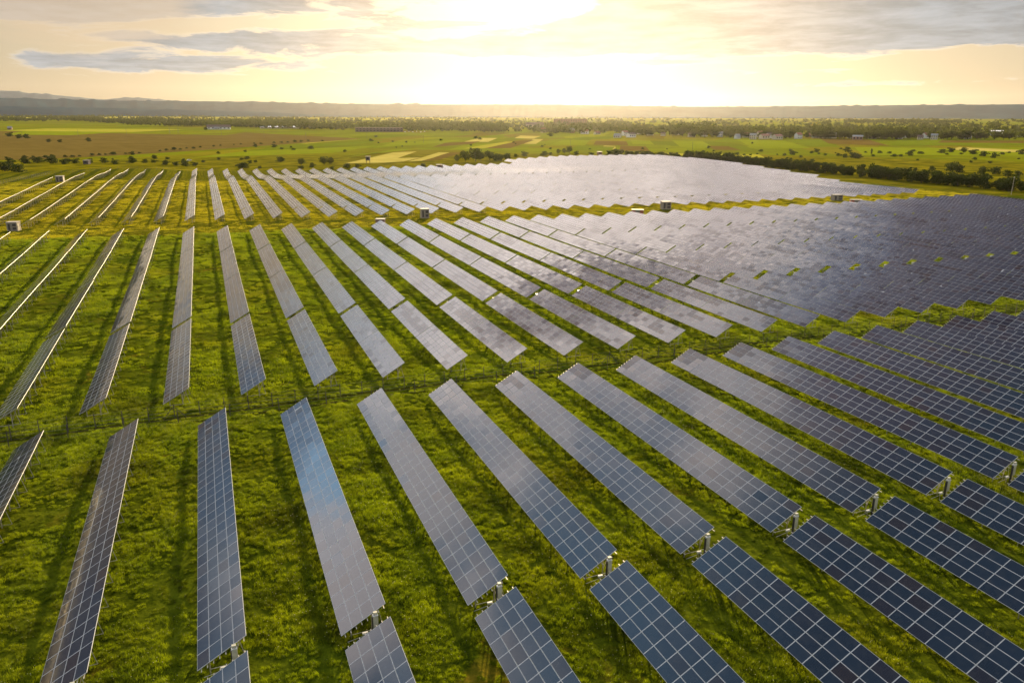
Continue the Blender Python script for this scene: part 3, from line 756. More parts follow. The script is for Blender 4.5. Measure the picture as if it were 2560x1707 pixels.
def crown_mesh(name, H, Wd, lobes, nleaf, seed, size, m_, low=.12):
    rg = random.Random(seed); v, f = [], []
    L = []
    for i in range(lobes):
        t = (i+.5)/lobes; z = H*(low+.12+(1-low-.28)*t); rr = Wd*.5*math.sin(min(1., .25+.75*(1-abs(t-.45)*1.3))*math.pi/2)
        a = rg.uniform(0, 6.28); d = rr*rg.uniform(.15, .75)
        L.append((d*math.cos(a), d*math.sin(a), z, rr*rg.uniform(.45, .75)+.08*Wd, H*rg.uniform(.12, .2)))
    for i in range(nleaf):
        x, y, z, r, rz_ = L[rg.randrange(lobes)]
        d = Vector((rg.gauss(0, 1), rg.gauss(0, 1), rg.gauss(0, 1))).normalized()*(rg.uniform(.55, 1.08))
        c = Vector((x+d.x*r, y+d.y*r, z+d.z*rz_)); c.z = max(c.z, H*.03)
        nn = Vector((rg.gauss(0, 1), rg.gauss(0, 1), rg.gauss(0, .8))).normalized(); u = nn.orthogonal().normalized(); w = nn.cross(u)
        s = size*rg.uniform(.6, 1.3); k = len(v)
        for (a_, b_) in ((-1, -.6), (.2, -1), (1, .3), (-.1, 1)): v.append(tuple(c+u*a_*s+w*b_*s*.8))
        f.append((k, k+1, k+2, k+3))
    return mesh(name, v, f, m_)
def trunk_mesh(H, Wd, seed):
    rg = random.Random(seed); f = MB(); f.bar((0, 0, -.4), (0, 0, H*.35), .028*H, sides=6, r2=.02*H); f.bar((0, 0, H*.35), (Wd*.04, 0, H*.8), .02*H, sides=5, r2=.006*H)
    for i in range(4):
        a = rg.uniform(0, 6.28); z = H*rg.uniform(.22, .45)
        f.bar((0, 0, z), (math.cos(a)*Wd*.3, math.sin(a)*Wd*.3, z+H*.22), .012*H, sides=4, r2=.004*H)
    return f.mesh('trunk', M['bark'])
PROTO = {}
for i in range(4): PROTO['tree', i] = (crown_mesh('crown', 10, 8.5, 9, 900, 20+i, .42, M['leaf'], .18), trunk_mesh(10, 8, i))
for i in range(4): PROTO['hedge', i] = (crown_mesh('crown', 8, 7.0, 8, 1000, 40+i, .36, M['leafd'], .02), trunk_mesh(8, 7, 10+i))
for i in range(3): PROTO['bush', i] = (crown_mesh('crown', 4, 5.6, 6, 620, 60+i, .26, M['leafd'], .0), trunk_mesh(4, 5, 20+i))
for i in range(2): PROTO['poplar', i] = (crown_mesh('crown', 14, 4.6, 11, 900, 80+i, .42, M['leaf'], .10), trunk_mesh(14, 4, 30+i))
NT = 0
def tree(kind, x, y, h, label, group, wf=1.0):
    global NT; NT += 1
    i = random.randrange(len([1 for k in PROTO if k[0] == kind])); cr, tk = PROTO[kind, i]
    base = {'tree': 10, 'hedge': 8, 'bush': 4, 'poplar': 14}[kind]; s = h/base
    nm = {'tree': 'deciduous_tree', 'hedge': 'hedge_tree', 'bush': 'bush', 'poplar': 'poplar_tree'}[kind]
    root = empty(nm, (x, y, gz(x, y)-.1), random.uniform(0, 6.28)); root.scale = (s*wf, s*wf, s)
    tag(root, label, {'tree': 'tree', 'hedge': 'tree', 'bush': 'bush', 'poplar': 'tree'}[kind], group)
    obj('crown', cr, root); obj('trunk', tk, root)
    return root
# dark tree belt along the right edge of the farm
hl = [(452, 800), (440, 640), (432, 520), (426, 430), (418, 340), (412, 250)]
cnt = 0
for seg in range(len(hl)-1):
    (xa, ya), (xb, yb) = hl[seg], hl[seg+1]; L = math.dist(hl[seg], hl[seg+1]); n = int(L/8.5)
    for i in range(n):
        for row in range(2 if seg else 1):
            t = (i+random.uniform(-.3, .3))/n; cnt += 1
            h = random.uniform(6.0, 9.5)*(1 if seg > 0 else .7)
            tree('hedge', xa+(xb-xa)*t+row*7.0+random.gauss(0, 1.0), ya+(yb-ya)*t, h,
                 'dark leafy tree in the dense belt along the right edge of the farm', 'trees in the belt beside the far right tables', random.uniform(.95, 1.3))
# bushes and trees picked out around the farm (view x, view y of the foot, height, kind)
spots = [(10, 412, 7, 'bush'), (45, 418, 6, 'bush'), (18, 388, 6, 'bush'), (55, 386, 5, 'bush'), (85, 384, 5, 'bush'), (115, 386, 6.5, 'bush'), (147, 388, 6.0, 'bush'), (172, 385, 5, 'bush'),
 (205, 386, 5.5, 'bush'), (238, 384, 5.5, 'bush'), (262, 388, 4.5, 'bush'), (300, 384, 5, 'bush'), (330, 384, 4.5, 'bush'), (352, 372, 4, 'bush'), (300, 362, 5, 'bush'), (380, 388, 4.5, 'bush'), (402, 389, 4.5, 'bush'),
 (425, 390, 5, 'bush'), (445, 388, 4, 'bush'), (548, 392, 4.5, 'bush'), (560, 391, 5, 'bush'), (595, 392, 3, 'bush'), (640, 376, 5, 'bush'), (690, 384, 6.5, 'tree'), (742, 382, 7, 'tree'), (756, 381, 6, 'tree'), (690, 392, 4, 'bush'), (716, 388, 4, 'bush'), (760, 392, 3.5, 'bush'),
 (795, 390, 4, 'bush'), (820, 388, 3.5, 'bush'), (968, 388, 4, 'bush'), (1048, 376, 9, 'tree'), (1066, 376, 10, 'tree'), (1090, 376, 12, 'tree'), (1102, 377, 12, 'tree'), (1122, 374, 10, 'tree'), (1135, 376, 7, 'bush'), (1148, 376, 8, 'tree'), (1160, 373, 6, 'bush'), (1183, 366, 4, 'bush'), (1203, 362, 5, 'bush'),
 (1245, 360, 5, 'bush'), (1262, 358, 4, 'bush'), (1280, 356, 7, 'tree'), (1294, 354, 8, 'tree'), (1305, 354, 8, 'tree'), (1355, 360, 4, 'bush'), (1320, 358, 5, 'bush'), (1398, 364, 7, 'bush'), (1412, 363, 6, 'bush'), (1440, 365, 5, 'bush'), (1478, 366, 7, 'bush'), (1515, 368, 6, 'bush'), (1545, 366, 6, 'bush'),
 (1625, 338, 5, 'bush'), (1650, 352, 4, 'bush'), (1725, 328, 5, 'tree'), (1820, 352, 5, 'bush'), (1872, 346, 6, 'bush'), (1945, 345, 8, 'bush'), (1860, 372, 3.5, 'bush'), (1935, 358, 4, 'bush'), (1958, 361, 6, 'bush'), (1970, 362, 5, 'bush'), (1998, 350, 8, 'poplar'), (2040, 348, 4, 'bush'),
 (2085, 352, 8, 'bush'), (2180, 344, 8, 'bush'), (2210, 346, 9, 'tree'), (2232, 348, 8, 'bush'), (2258, 352, 7, 'bush'), (2282, 356, 5, 'bush'), (2160, 346, 5, 'bush'), (2138, 388, 5, 'bush'), (2180, 390, 7, 'bush'), (2198, 392, 7, 'bush'), (2255, 396, 6, 'bush'), (2280, 396, 6, 'bush'), (2312, 402, 6.5, 'bush'), (2335, 402, 6, 'bush'),
 (2340, 348, 6, 'bush'), (470, 305, 10, 'tree'), (42, 326, 9, 'bush'), (20, 322, 8, 'bush'), (60, 326, 8, 'bush'), (110, 334, 6, 'bush'), (135, 334, 6, 'bush'), (200, 332, 7, 'bush'), (583, 342, 5, 'bush'), (628, 343, 5, 'bush'), (712, 346, 5, 'bush'), (790, 352, 3, 'bush'), (500, 372, 3.5, 'bush'),
 (500, 358, 3, 'bush'), (560, 354, 3, 'bush'), (850, 327, 5, 'bush'), (1090, 320, 6, 'bush'), (1100, 322, 6, 'bush'), (1260, 313, 7, 'bush'), (860, 318, 5, 'bush'), (930, 330, 4, 'bush'), (1010, 325, 4, 'bush')]
PL = ['beyond the far edge of the farm', 'out on the open plain']
for n, (Dx, Dy, h, kd) in enumerate(spots):
    x, y = px(Dx, Dy)
    side = 'left third' if Dx < 784 else ('middle third' if Dx < 1568 else 'right third')
    what = {'bush': 'rounded dark green bush', 'tree': 'dark tree with rounded crown', 'poplar': 'slim tall green tree'}[kd]
    tree(kd, x, y, h*random.uniform(.75, 1.15), '%s %s, %s' % (what, PL[0] if Dy > 350 else PL[1], side), 'scattered %ss %s in the %s' % ({'bush': 'bushe', 'tree': 'tree', 'poplar': 'poplar'}[kd], PL[0] if Dy > 350 else PL[1], side), random.uniform(.9, 1.25))
# low scrub scattered in the rough ground
for n in range(60):
    Dx = random.uniform(0, 2352); Dy = random.uniform(326, 350) if Dx < 1400 else random.uniform(330, 372)
    if Dx < 640: Dy = random.uniform(368, 384)
    x, y = px(Dx, Dy); side = 'left' if Dx < 1176 else 'right'
    tree('bush', x, y, random.uniform(1.5, 3.2), 'small low shrub dotted in the open fields of the %s half' % side, 'small shrubs in the open fields, %s half' % side, random.uniform(.9, 1.5))
for n in range(95):                                 # field-edge shrub lines
    t = n/95
    if n < 45: Dx = 55+t*2.1*700; Dy = float(np.interp(Dx, [50, 302, 504, 672, 800], [374, 359.5, 340, 330, 324]))+random.uniform(-.8, 1.0)
    else: Dx, Dy = 1560+(t-.47)*2*740, 352-(t-.47)*8+random.uniform(-6, 6)
    if random.random() < .35: continue
    x, y = px(Dx, Dy)
    tree('bush', x, y, random.uniform(1.8, 3.8), 'small shrub in the line edging the %s' % ('brown ploughed field' if n < 45 else 'meadows beyond the tree belt'), 'shrubs edging the %s' % ('ploughed field' if n < 45 else 'meadows beyond the tree belt'), random.uniform(1., 1.6))
# village tree belt: the front rank as trees of their own, the wood behind as one mass
mass = []
def belt_front(Dx):                                  # view height of the near edge of the trees
    return float(np.interp(Dx, [-60, 0, 180, 330, 520, 760, 930, 1100, 1400, 1560, 1750, 2352, 2420], [288, 288, 286, 296, 298, 303, 304, 306, 309, 313, 316, 314, 314]))
for n in range(11500):
    Dx = random.uniform(-60, 2420) if n < 8000 else random.uniform(-60, 1150); fr_ = belt_front(Dx)
    t = random.random()**1.15
    Dy = fr_-t*(fr_-268)
    clump = noise.noise((Dx*.010, Dy*.16, 1.7))+.5*noise.noise((Dx*.04, Dy*.3, 4.7))
    if clump < -.06 and random.random() < .75: continue
    if t > .6 and random.random() < .3: continue
    x, y = px(Dx, Dy)
    h = random.uniform(7, 13)*(1.0+.30*(clump > .25)); kd = 'poplar' if random.random() < .08 else 'tree'
    h *= 1.35
    if 1540 < Dx < 1640 and t < .35: h *= 1.35
    mass.append((math.hypot(x, y), x, y, h, kd, Dx))
mass.sort()
ind = max(0, 300-0)
fr = mass[:150]; bk = mass[150:]
for (d, x, y, h, kd, Dx) in fr:
    side = 'left' if Dx < 784 else ('centre' if Dx < 1568 else 'right')
    tree(kd, x, y, h, 'distant leafy tree at the near edge of the village belt, %s' % side, 'trees fronting the village, %s' % side, random.uniform(.9, 1.35))
def mass_mesh(lst, name, label, per=34, size=1.9):
    v, f = [], []
    for (d, x, y, h, kd, Dx) in lst:
        z = gz(x, y); w = h*(.22 if kd == 'poplar' else .48)
        cen = [(random.gauss(0, w*.4), random.gauss(0, w*.4), h*random.uniform(.35, .75)) for _ in range(5)]
        for i in range(per):
            c0 = random.choice(cen); dv = Vector((random.gauss(0, 1), random.gauss(0, 1), random.gauss(0, 1))).normalized()*random.uniform(.5, 1.1)
            c = Vector((x+c0[0]+dv.x*w*.62, y+c0[1]+dv.y*w*.62, z+max(.6, c0[2]+dv.z*h*.24)))
            nn = Vector((random.gauss(0, 1), random.gauss(0, 1), random.gauss(0, .8))).normalized(); u = nn.orthogonal().normalized(); q = nn.cross(u); s = size*random.uniform(.6, 1.3); k = len(v)
            v += [tuple(c-u*s-q*s*.6), tuple(c+u*s*.2-q*s), tuple(c+u*s+q*s*.3), tuple(c-u*s*.1+q*s)]; f.append((k, k+1, k+2, k+3))
    return tag(obj(name, mesh(name, v, f, M['leaf'])), label, 'trees', kind='stuff')
mass_mesh(bk, 'village_woodland', 'hazy mass of trees growing through and behind the distant village')
farw = []
for n in range(420):                                 # dark forest block and thin far belts
    if n < 240:
        Dx = random.uniform(1935, 2205); r = 4300+random.uniform(0, 350); h = random.uniform(16, 20)
    else:
        Dx = random.uniform(-50, 2400); r = random.choice([5200, 5600, 6300, 6900])+random.gauss(0, 60); h = random.uniform(8, 14)
    a = R(pix(Dx, 270)[0]); farw.append((r, r*math.sin(a), r*math.cos(a), h, 'tree', Dx))
mass_mesh(farw, 'far_forest', 'far-off dark wood and thin tree belts below the blue hills', per=45, size=2.2)

# ------------------------------------------------------------------ village houses and large buildings
ROOFS = {'rust red': simple('rust_red_roof', (.30, .10, .06), .6), 'grey': simple('grey_roof', (.30, .30, .30), .5), 'brown': simple('brown_roof', (.14, .09, .07), .7), 'white metal': simple('white_metal_roof', (.82, .82, .82), .3)}
WALLS = {'cream': simple('cream_wall', (.62, .54, .40), .8), 'brick': simple('brick_wall', (.36, .20, .13), .85), 'white': simple('white_wall', (.75, .73, .68), .8), 'dark': simple('dark_wall', (.12, .09, .08), .8)}
M['win'] = simple('window_glass', (.04, .045, .05), .15)
def house(x, y, w, d, h, rh, wall, roof, label, cat='house', rz=0.0, wins=3, floors=1, group=None, flat=False, name='house'):
    root = empty(name, (x, y, gz(x, y)), rz); tag(root, label, cat, group)
    f = MB(); f.box(-w/2, w/2, -d/2, d/2, -1, h)
    if not flat:
        k = len(f.v); f.v += [(-w/2, -d/2, h), (-w/2, d/2, h), (-w/2, 0, h+rh), (w/2, -d/2, h), (w/2, d/2, h), (w/2, 0, h+rh)]
        f.f += [(k, k+2, k+1), (k+3, k+4, k+5)]; f.i += [0, 0]
    f.build('wall', WALLS[wall], root)
    f = MB()
    if flat: f.box(-w/2-.3, w/2+.3, -d/2-.3, d/2+.3, h+.01, h+rh)
    else:
        e = .6; g = rh/(d/2)
        for s in (-1, 1):
            a = [(-w/2-e, s*(d/2+e), h-g*e+.05), (w/2+e, s*(d/2+e), h-g*e+.05), (w/2+e, 0, h+rh+.05), (-w/2-e, 0, h+rh+.05)]
            c = [(p[0], p[1], p[2]+.25) for p in a]
            f.quad(c); f.quad(a[::-1]); f.quad([a[0], a[1], c[1], c[0]]); f.quad([a[1], a[2], c[2], c[1]]); f.quad([a[3], a[0], c[0], c[3]])
    rf = f.build('roof', ROOFS[roof], root)
    if not flat and w < 20:
        f = MB(); f.box(w*.2, w*.2+.9, -.9, 0, h+rh*.6, h+rh+1.3); f.build('chimney', WALLS['brick'], rf)
    fh = h/floors
    for fl in range(floors):
        for i in range(wins):
            cx_ = -w/2+w*(i+.5)/wins
            f = MB(); f.box(cx_-w/wins*.22, cx_+w/wins*.22, -d/2-.06, -d/2-.005, fl*fh+fh*.35, fl*fh+fh*.78); f.build('window', M['win'], root)
    return root
lab_seen = {}
vill = [(1415, 311), (1432, 306), (1446, 310), (1462, 303), (1690, 310), (1712, 307), (1726, 311), (1742, 306), (1752, 310), (1768, 308), (1782, 311), (1806, 306), (1830, 309), (1852, 305), (1872, 307), (1930, 304), (1951, 307), (1966, 311), (1984, 305), (2000, 308),
        (2016, 305), (2062, 308), (2078, 305), (2110, 309), (2124, 306), (2142, 309), (2150, 305), (1490, 305), (1520, 306), (1552, 304), (1585, 307), (1615, 305), (1650, 306), (1340, 303), (1368, 304), (1310, 301), (495, 299), (20, 302), (1245, 300), (2215, 306)]
sizes = ['tall', 'low', 'wide', 'small']
for n, (Dx, Dy) in enumerate(vill):
    x, y = px(Dx, Dy+(5.5 if Dx > 1560 else 4)); wl = random.choice(['cream', 'brick', 'white', 'cream']); rf = random.choice(['rust red', 'grey', 'brown', 'grey', 'rust red'])
    sz = random.choice(sizes); w, d, h = {'tall': (11, 10, 7.5), 'low': (13, 9, 3.8), 'wide': (17, 11, 6), 'small': (9, 8, 4.5)}[sz]
    nb = sum(1 for q in vill if q[0] < Dx)+1
    house(x, y, w, d, h, random.uniform(2.5, 4.5), wl, rf, '%s %s village house with %s roof, %s from the left of the village' % (sz, wl, rf, ordw(nb)), rz=random.uniform(-.6, .6)-R(20), wins=3, floors=2 if sz == 'tall' else 1, group='houses of the village')
def big(Dx, Dy, w, d, h, rh, wall, roof, label, rz=-R(25), cat='building', **kw):
    x, y = px(Dx, Dy); return house(x, y, w, d, h, rh, wall, roof, label, cat, rz, name='large_building', **kw)
big(868, 305, 118, 30, 9, 1.2, 'dark', 'brown', 'long dark flat-roofed hall at the left of the village', flat=True, wins=14, floors=2, rz=-R(10))
big(640, 299, 112, 34, 4, 3, 'cream', 'white metal', 'long low hall with a bright white roof, left of the dark hall', wins=10, rz=-R(4))
big(500, 302, 60, 20, 6, 6, 'white', 'brown', 'farm building with steep brown roof left of the white-roofed hall', wins=6, rz=-R(4))
big(1306, 287, 135, 30, 24, 1.0, 'brick', 'brown', 'large hazy apartment block above the village centre', flat=True, wins=14, floors=5)
big(1898, 313, 31, 16, 7, 3.5, 'cream', 'white metal', 'barn with pale metal roof at the front edge of the village', wins=3, rz=-R(50))
big(2290, 304, 36, 20, 9, 1.6, 'white', 'white metal', 'tall white factory block at the far right', wins=5, floors=2, rz=-R(50))
big(2325, 306, 52, 18, 4.5, 1.5, 'white', 'white metal', 'low white wing beside the tall white factory block', wins=8, rz=-R(50))
big(1225, 293, 60, 22, 9, 8, 'cream', 'brown', 'big-gabled pale house in the hazy village centre', wins=5)
# small hunting-stand style cabins and booths
def booth(Dx, Dy, w, h, stilts, label, z=0.0, wall='cream'):
    x, y = px(Dx, Dy, z); root = empty('cabin', (x, y, gz(x, y)), -R(20)); tag(root, label, 'cabin')
    f = MB(); f.box(-w/2, w/2, -w/2, w/2, stilts, stilts+h); f.build('wall', WALLS[wall], root)
    f = MB(); f.box(-w/2-.3, w/2+.3, -w/2-.3, w/2+.3, stilts+h+.01, stilts+h+.25); f.build('roof', M['roofw'], root)
    f = MB(); f.box(-w*.25, w*.25, -w/2-.05, -w/2-.004, stilts+h*.35, stilts+h*.8); f.build('window', M['win'], root)
    for sx in (-1, 1):
        for sy in (-1, 1):
            f = MB(); f.bar((sx*w*.42, sy*w*.42, -.3), (sx*w*.42, sy*w*.42, stilts), .12); f.build('leg', M['bark'], root)
booth(198, 388, 4.2, 3.0, .2, 'little white-roofed booth behind the far left bushes', wall='dark')
booth(843, 380, 3.6, 3.4, 3.2, 'raised cabin on legs in front of the yellow field', wall='dark')
booth(1006, 390, 4.2, 2.6, .2, 'small low booth with pale roof behind the far block', wall='brick')
booth(1374, 356, 5.2, 3.2, .2, 'orange-walled booth behind the crest of the far block', wall='brick')

# ------------------------------------------------------------------ poles in the plain
M['pole'] = simple('weathered_pole', (.10, .08, .06), .9)
def pole(Dx, Dy, h, aframe, n, label):
    x, y = px(Dx, Dy); root = empty('utility_pole', (x, y, gz(x, y)), R(35)); tag(root, label, 'utility pole', 'power line poles crossing the plain')
    f = MB()
    if aframe: f.bar((-1.6, 0, -.5), (0, 0, h), .22, r2=.15); f.bar((1.6, 0, -.5), (0, 0, h), .22, r2=.15); f.bar((-.8, 0, h*.5), (.8, 0, h*.5), .12)
    else: f.bar((0, 0, -.5), (0, 0, h), .24, r2=.15)
    f.build('pole', M['pole'], root)
    f = MB(); f.bar((-1.5, 0, h-.9), (1.5, 0, h-.9), .11); f.build('crossarm', M['pole'], root)
for n, (Dx, Dy, h, af) in enumerate([(50, 329, 13, 0), (177, 321, 13, 0), (288, 317, 13, 0), (387, 313, 13, 1), (407, 313, 13, 1), (506, 317, 12, 0), (604, 320, 12, 0), (700, 324, 12, 1), (840, 322, 12, 0), (970, 330, 12, 0), (1307, 340, 12, 0), (1587, 346, 12, 0), (1180, 328, 12, 0)]):
    pole(Dx, Dy, h, af, n, '%s power pole from the left across the plain%s' % (ordw(n+1), ', an A-shaped pair' if af else ', thin and single'))
def lamp_post():
    x, y = 392, 272; root = empty('lamp_post', (x, y, gz(x, y))); tag(root, 'thin grey mast in front of the tree belt at the right edge', 'mast')
    f = MB(); f.bar((0, 0, -.3), (0, 0, 9), .13, sides=8, r2=.08); f.build('pole', M['steel'], root)
    f = MB(); f.box(-.25, .25, -.2, .2, 8.9, 9.15); f.build('head', M['white'], root)
lamp_post()

# ------------------------------------------------------------------ vehicles
M['tyre'] = simple('tyre', (.02, .02, .02), .8)
def car_proto(m_):
    root = empty('parked_car', (0, 0, 0))
    f = MB(); prof_ = [(-2.1, .35), (-2.15, .8), (-1.5, .95), (-.9, 1.45), (.7, 1.48), (1.35, .98), (2.1, .82), (2.15, .4)]
    n = len(prof_); k = 0
    f.v += [(x_, -.85 if z_ < 1.2 else -.7, z_) for x_, z_ in prof_]+[(x_, .85 if z_ < 1.2 else .7, z_) for x_, z_ in prof_]
    f.f += [tuple(range(n)), tuple(range(2*n-1, n-1, -1))]+[(i, i+n, (i+1) % n+n, (i+1) % n) for i in range(n)]; f.i += [0]*(n+2)
    f.build('body', m_, root)
    f = MB()
    for s in (-1, 1): f.quad([(-1.35, s*.86, .97), (1.2, s*.86, .97), (.62, s*.74, 1.38), (-.85, s*.74, 1.38)])
    f.build('window', M['win'], root)
    for sx in (-1.35, 1.35):
        for sy in (-1, 1):
            f = MB(); f.bar((sx, sy*.72, .33), (sx, sy*.9, .33), .33, sides=12); f.build('wheel', M['tyre'], root)
    return root
cp = car_proto(M['white']); used = False
cars = [(432, 376, 'white car parked beyond the far left bushes')]+[(918+i*9, 304.5+(i % 2)*1.4, 'pale car in the parking row beside the long dark hall, %s from the left' % ordw(i+1)) for i in range(7)]
for Dx, Dy, lab in cars:
    o = cp if not used else copy_tree(cp); used = True
    x, y = px(Dx, Dy); o.location = (x, y, gz(x, y)+.3); o.rotation_euler.z = random.uniform(0, 3); s = 1.0 if Dx < 500 else 1.5
    tag(o, lab, 'car', 'pale cars parked on the plain')

# ------------------------------------------------------------------ meadow grass
def grass_mat(name, c1, c2, t1, t2):
    m_, q, p = mat(name, .6); p.inputs['Specular IOR Level'].default_value = .25
    g = q.n('ShaderNodeNewGeometry'); pos = g.outputs['Position']
    f = q.m('ADD', q.m('MULTIPLY', g.outputs['Random Per Island'], .55), q.m('MULTIPLY', q.mr(q.noise(pos, .25, 4, .6), .35, .68), .45))
    wide = q.mr(q.noise(pos, .045, 4, .6), .45, .70, 0, .35); dk = q.mr(q.noise(pos, .11, 3, .6), .48, .66, 1.0, .45)
    sh = q.comb(dk, dk, dk)
    q.put(p.inputs['Base Color'], q.vm('MULTIPLY', q.mix(wide, q.mix(f, c1, c2), (.13, .115, .005)), sh))
    t = q.n('ShaderNodeBsdfTranslucent'); q.put(t.inputs[0], q.vm('MULTIPLY', q.mix(wide, q.mix(f, t1, t2), (.48, .42, .008)), sh))
    mx = q.n('ShaderNodeMixShader'); mx.inputs[0].default_value = .5
    q.nt.links.new(p.outputs[0], mx.inputs[1]); q.nt.links.new(t.outputs[0], mx.inputs[2])
    q.nt.links.new(mx.outputs[0], q.nt.nodes['Material Output'].inputs[0]); return m_
M['grass'] = grass_mat('grass_blades', (.012, .030, .002), (.082, .112, .003), (.07, .14, .003), (.50, .60, .005))
M['mown'] = grass_mat('mown_blades', (.12, .115, .004), (.21, .185, .006), (.38, .36, .008), (.64, .55, .010))
M['flower'] = simple('pale_flower', (.40, .38, .18), .8)
def patch(name, n, size, hmin, hmax, wd, m_, seed, flowers=0):
    rg = random.Random(seed); v, f, mi = [], [], []
    cl = [(rg.uniform(-size, size), rg.uniform(-size, size), rg.uniform(.5, 1.3)) for _ in range(9)]
    for i in range(n):
        if rg.random() < .6:
            c = rg.choice(cl); x, y, hh = c[0]+rg.gauss(0, .22)*size, c[1]+rg.gauss(0, .22)*size, c[2]
        else: x, y, hh = rg.uniform(-size, size), rg.uniform(-size, size), .6
        h = rg.uniform(hmin, hmax)*hh; a = rg.uniform(0, 6.28); w = wd*rg.uniform(.6, 1.3); ux, uy = math.cos(a)*w, math.sin(a)*w
        b1 = rg.gauss(0, .22)*h; b2 = rg.gauss(0, .22)*h; k = len(v)
        v += [(x-ux, y-uy, -.05), (x+ux, y+uy, -.05), (x+ux*.6+b1*.5, y+uy*.6+b2*.5, h*.6), (x-ux*.6+b1*.5, y-uy*.6+b2*.5, h*.6), (x+b1*1.6, y+b2*1.6, h)]
        f += [(k, k+1, k+2, k+3), (k+3, k+2, k+4)]; mi += [0, 0]
    for i in range(flowers):
        x, y, h, s = rg.uniform(-size, size), rg.uniform(-size, size), rg.uniform(hmin, hmax)*1.1, .03; k = len(v)
        v += [(x-s, y-s, h), (x+s, y-s, h+.01), (x+s, y+s, h), (x-s, y+s, h+.01)]; f.append((k, k+1, k+2, k+3)); mi.append(1)
    return bpy.data.objects.new(name, mesh(name, v, f, [m_, M['flower']], mi))
def scatter(name, pts, rot, scl, protos, label):
    me = bpy.data.meshes.new(name); me.from_pydata(pts, [], [])
    for nm, ty, val in (('rot', 'FLOAT', rot), ('scl', 'FLOAT', scl)):
        at = me.attributes.new(nm, ty, 'POINT'); at.data.foreach_set('value', val)
    c = bpy.data.collections.new(name+'_patches')
    for p_ in protos: c.objects.link(p_)
    o = obj(name, me); tag(o, label, 'grass', kind='stuff')
    ng = bpy.data.node_groups.new(name, 'GeometryNodeTree')
    ng.interface.new_socket('Geometry', in_out='INPUT', socket_type='NodeSocketGeometry'); ng.interface.new_socket('Geometry', in_out='OUTPUT', socket_type='NodeSocketGeometry')
    N = ng.nodes.new; gi, go = N('NodeGroupInput'), N('NodeGroupOutput'); ip = N('GeometryNodeInstanceOnPoints'); ci = N('GeometryNodeCollectionInfo')
    ci.inputs['Collection'].default_value = c; ci.inputs['Separate Children'].default_value = True; ci.inputs['Reset Children'].default_value = True
    ip.inputs['Pick Instance'].default_value = True
    r1, s1 = N('GeometryNodeInputNamedAttribute'), N('GeometryNodeInputNamedAttribute'); r1.data_type = s1.data_type = 'FLOAT'; r1.inputs[0].default_value = 'rot'; s1.inputs[0].default_value = 'scl'
    cx_ = N('ShaderNodeCombineXYZ'); ng.links.new(r1.outputs[0], cx_.inputs[2])
    e2r = N('FunctionNodeEulerToRotation'); ng.links.new(cx_.outputs[0], e2r.inputs[0])
    rv = N('FunctionNodeRandomValue'); rv.data_type = 'INT'; rv.inputs['Min'].default_value = 0; rv.inputs['Max'].default_value = len(protos)-1
    ng.links.new(gi.outputs[0], ip.inputs['Points']); ng.links.new(ci.outputs[0], ip.inputs['Instance']); ng.links.new(e2r.outputs[0], ip.inputs['Rotation'])
    ng.links.new(s1.outputs[0], ip.inputs['Scale']); ng.links.new([x for x in rv.outputs if x.type == 'INT'][0], ip.inputs['Instance Index']); ng.links.new(ip.outputs[0], go.inputs[0])
    md = o.modifiers.new('scatter', 'NODES'); md.node_group = ng
    return o
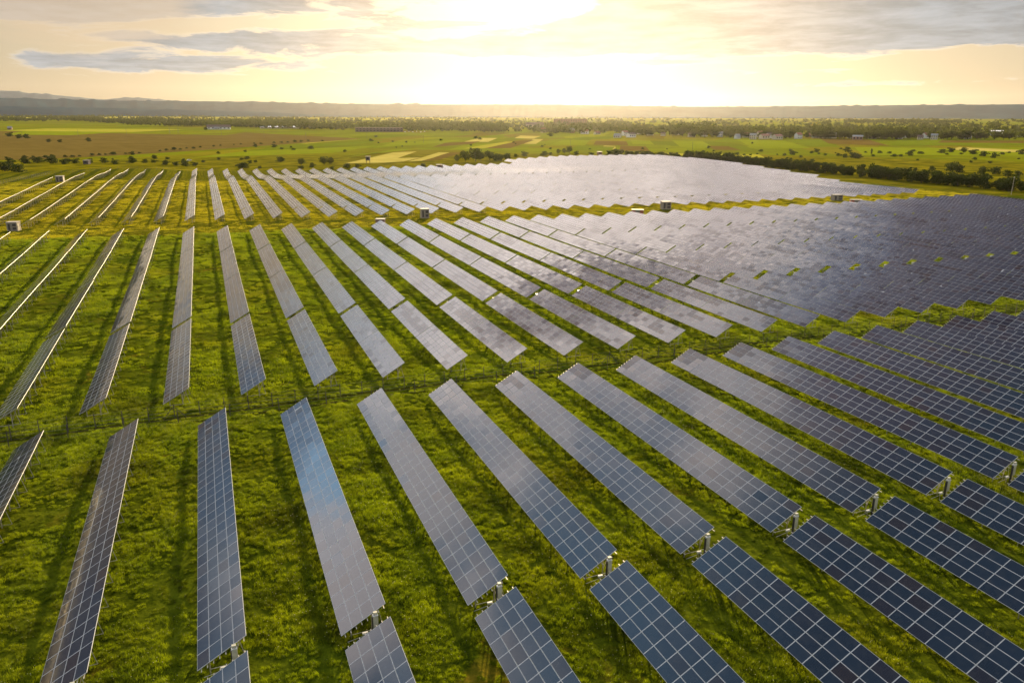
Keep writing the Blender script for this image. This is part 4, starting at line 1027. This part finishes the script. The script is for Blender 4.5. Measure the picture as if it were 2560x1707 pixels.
def grid_pts(y0, y1, st, lo, hi, zoff=0.0):
    P, Rr, Sc = [], [], []
    for y in np.arange(y0, y1, st):
        xa, xb = max(lo, -.24*y-6), min(hi, 1.52*y+12)
        for x in np.arange(xa, xb, st):
            X_, Y_ = x+random.uniform(-.5, .5)*st, y+random.uniform(-.5, .5)*st
            nz = noise.noise((X_*.07, Y_*.07, 4.4))+.6*noise.noise((X_*.3, Y_*.3, 1.4))
            P.append((X_, Y_, gz(X_, Y_)+(noise.noise((X_*.16, Y_*.16, 3.1))*.14+noise.noise((X_*.045, Y_*.045, 9.0))*.25)+zoff)); Rr.append(random.uniform(0, 6.28)); 
            lane = ((X_+8.7)/10.22) % 1.0; ruts = min(abs(lane-.56), abs(lane-.74)) < .035
            c_ = max(.40, .85+.50*nz)
            if ruts and 107 < Y_ < 300: c_ *= .55
            if 98.5 < Y_ < 107 and abs(noise.noise((X_*.03, 7.7, 0))*2.2+102.3-Y_) < 1.5: c_ *= .35
            if noise.noise((X_*.13, Y_*.13, 22.0)) > .30: c_ *= .6
            Sc.append(c_)
    return P, Rr, Sc
pr = [patch('patch', 620, .75, .16, .44, .012, M['grass'], s, 2) for s in range(4)]
P, Rr, Sc = grid_pts(26, 112, 1.12, -60, 175)
scatter('near_meadow_grass', P, Rr, Sc, pr, 'lush uncut grass between the front solar tables')
pr = [patch('patch', 560, 1.4, .18, .42, .024, M['grass'], s+10, 1) for s in range(4)]
P, Rr, Sc = grid_pts(112, 269, 2.1, -75, 365)
scatter('middle_meadow_grass', P, Rr, Sc, pr, 'bright green grass between the tables of the middle block')
pr = [patch('patch', 420, 2.2, .08, .17, .05, M['mown'], s+20) for s in range(4)]
P, Rr, Sc = grid_pts(269, 480, 3.6, -110, 380)
scatter('mown_grass', P, Rr, Sc, pr, 'golden mown grass of the track and far block')
print('grass done, trees', NT)

# ------------------------------------------------------------------ haze
HZ = 1.0e-5
m_ = bpy.data.materials.new('valley_haze'); m_.use_nodes = True; t = m_.node_tree; t.nodes.clear()
pv = t.nodes.new('ShaderNodeVolumePrincipled'); pv.inputs['Color'].default_value = (.95, .90, .86, 1); pv.inputs['Density'].default_value = HZ; pv.inputs['Anisotropy'].default_value = .73
mo = t.nodes.new('ShaderNodeOutputMaterial'); t.links.new(pv.outputs[0], mo.inputs['Volume'])
f = MB(); f.box(-17500, 18500, -2500, 17500, -3, 640); hz = f.build('haze', m_); tag(hz, kind='stuff')
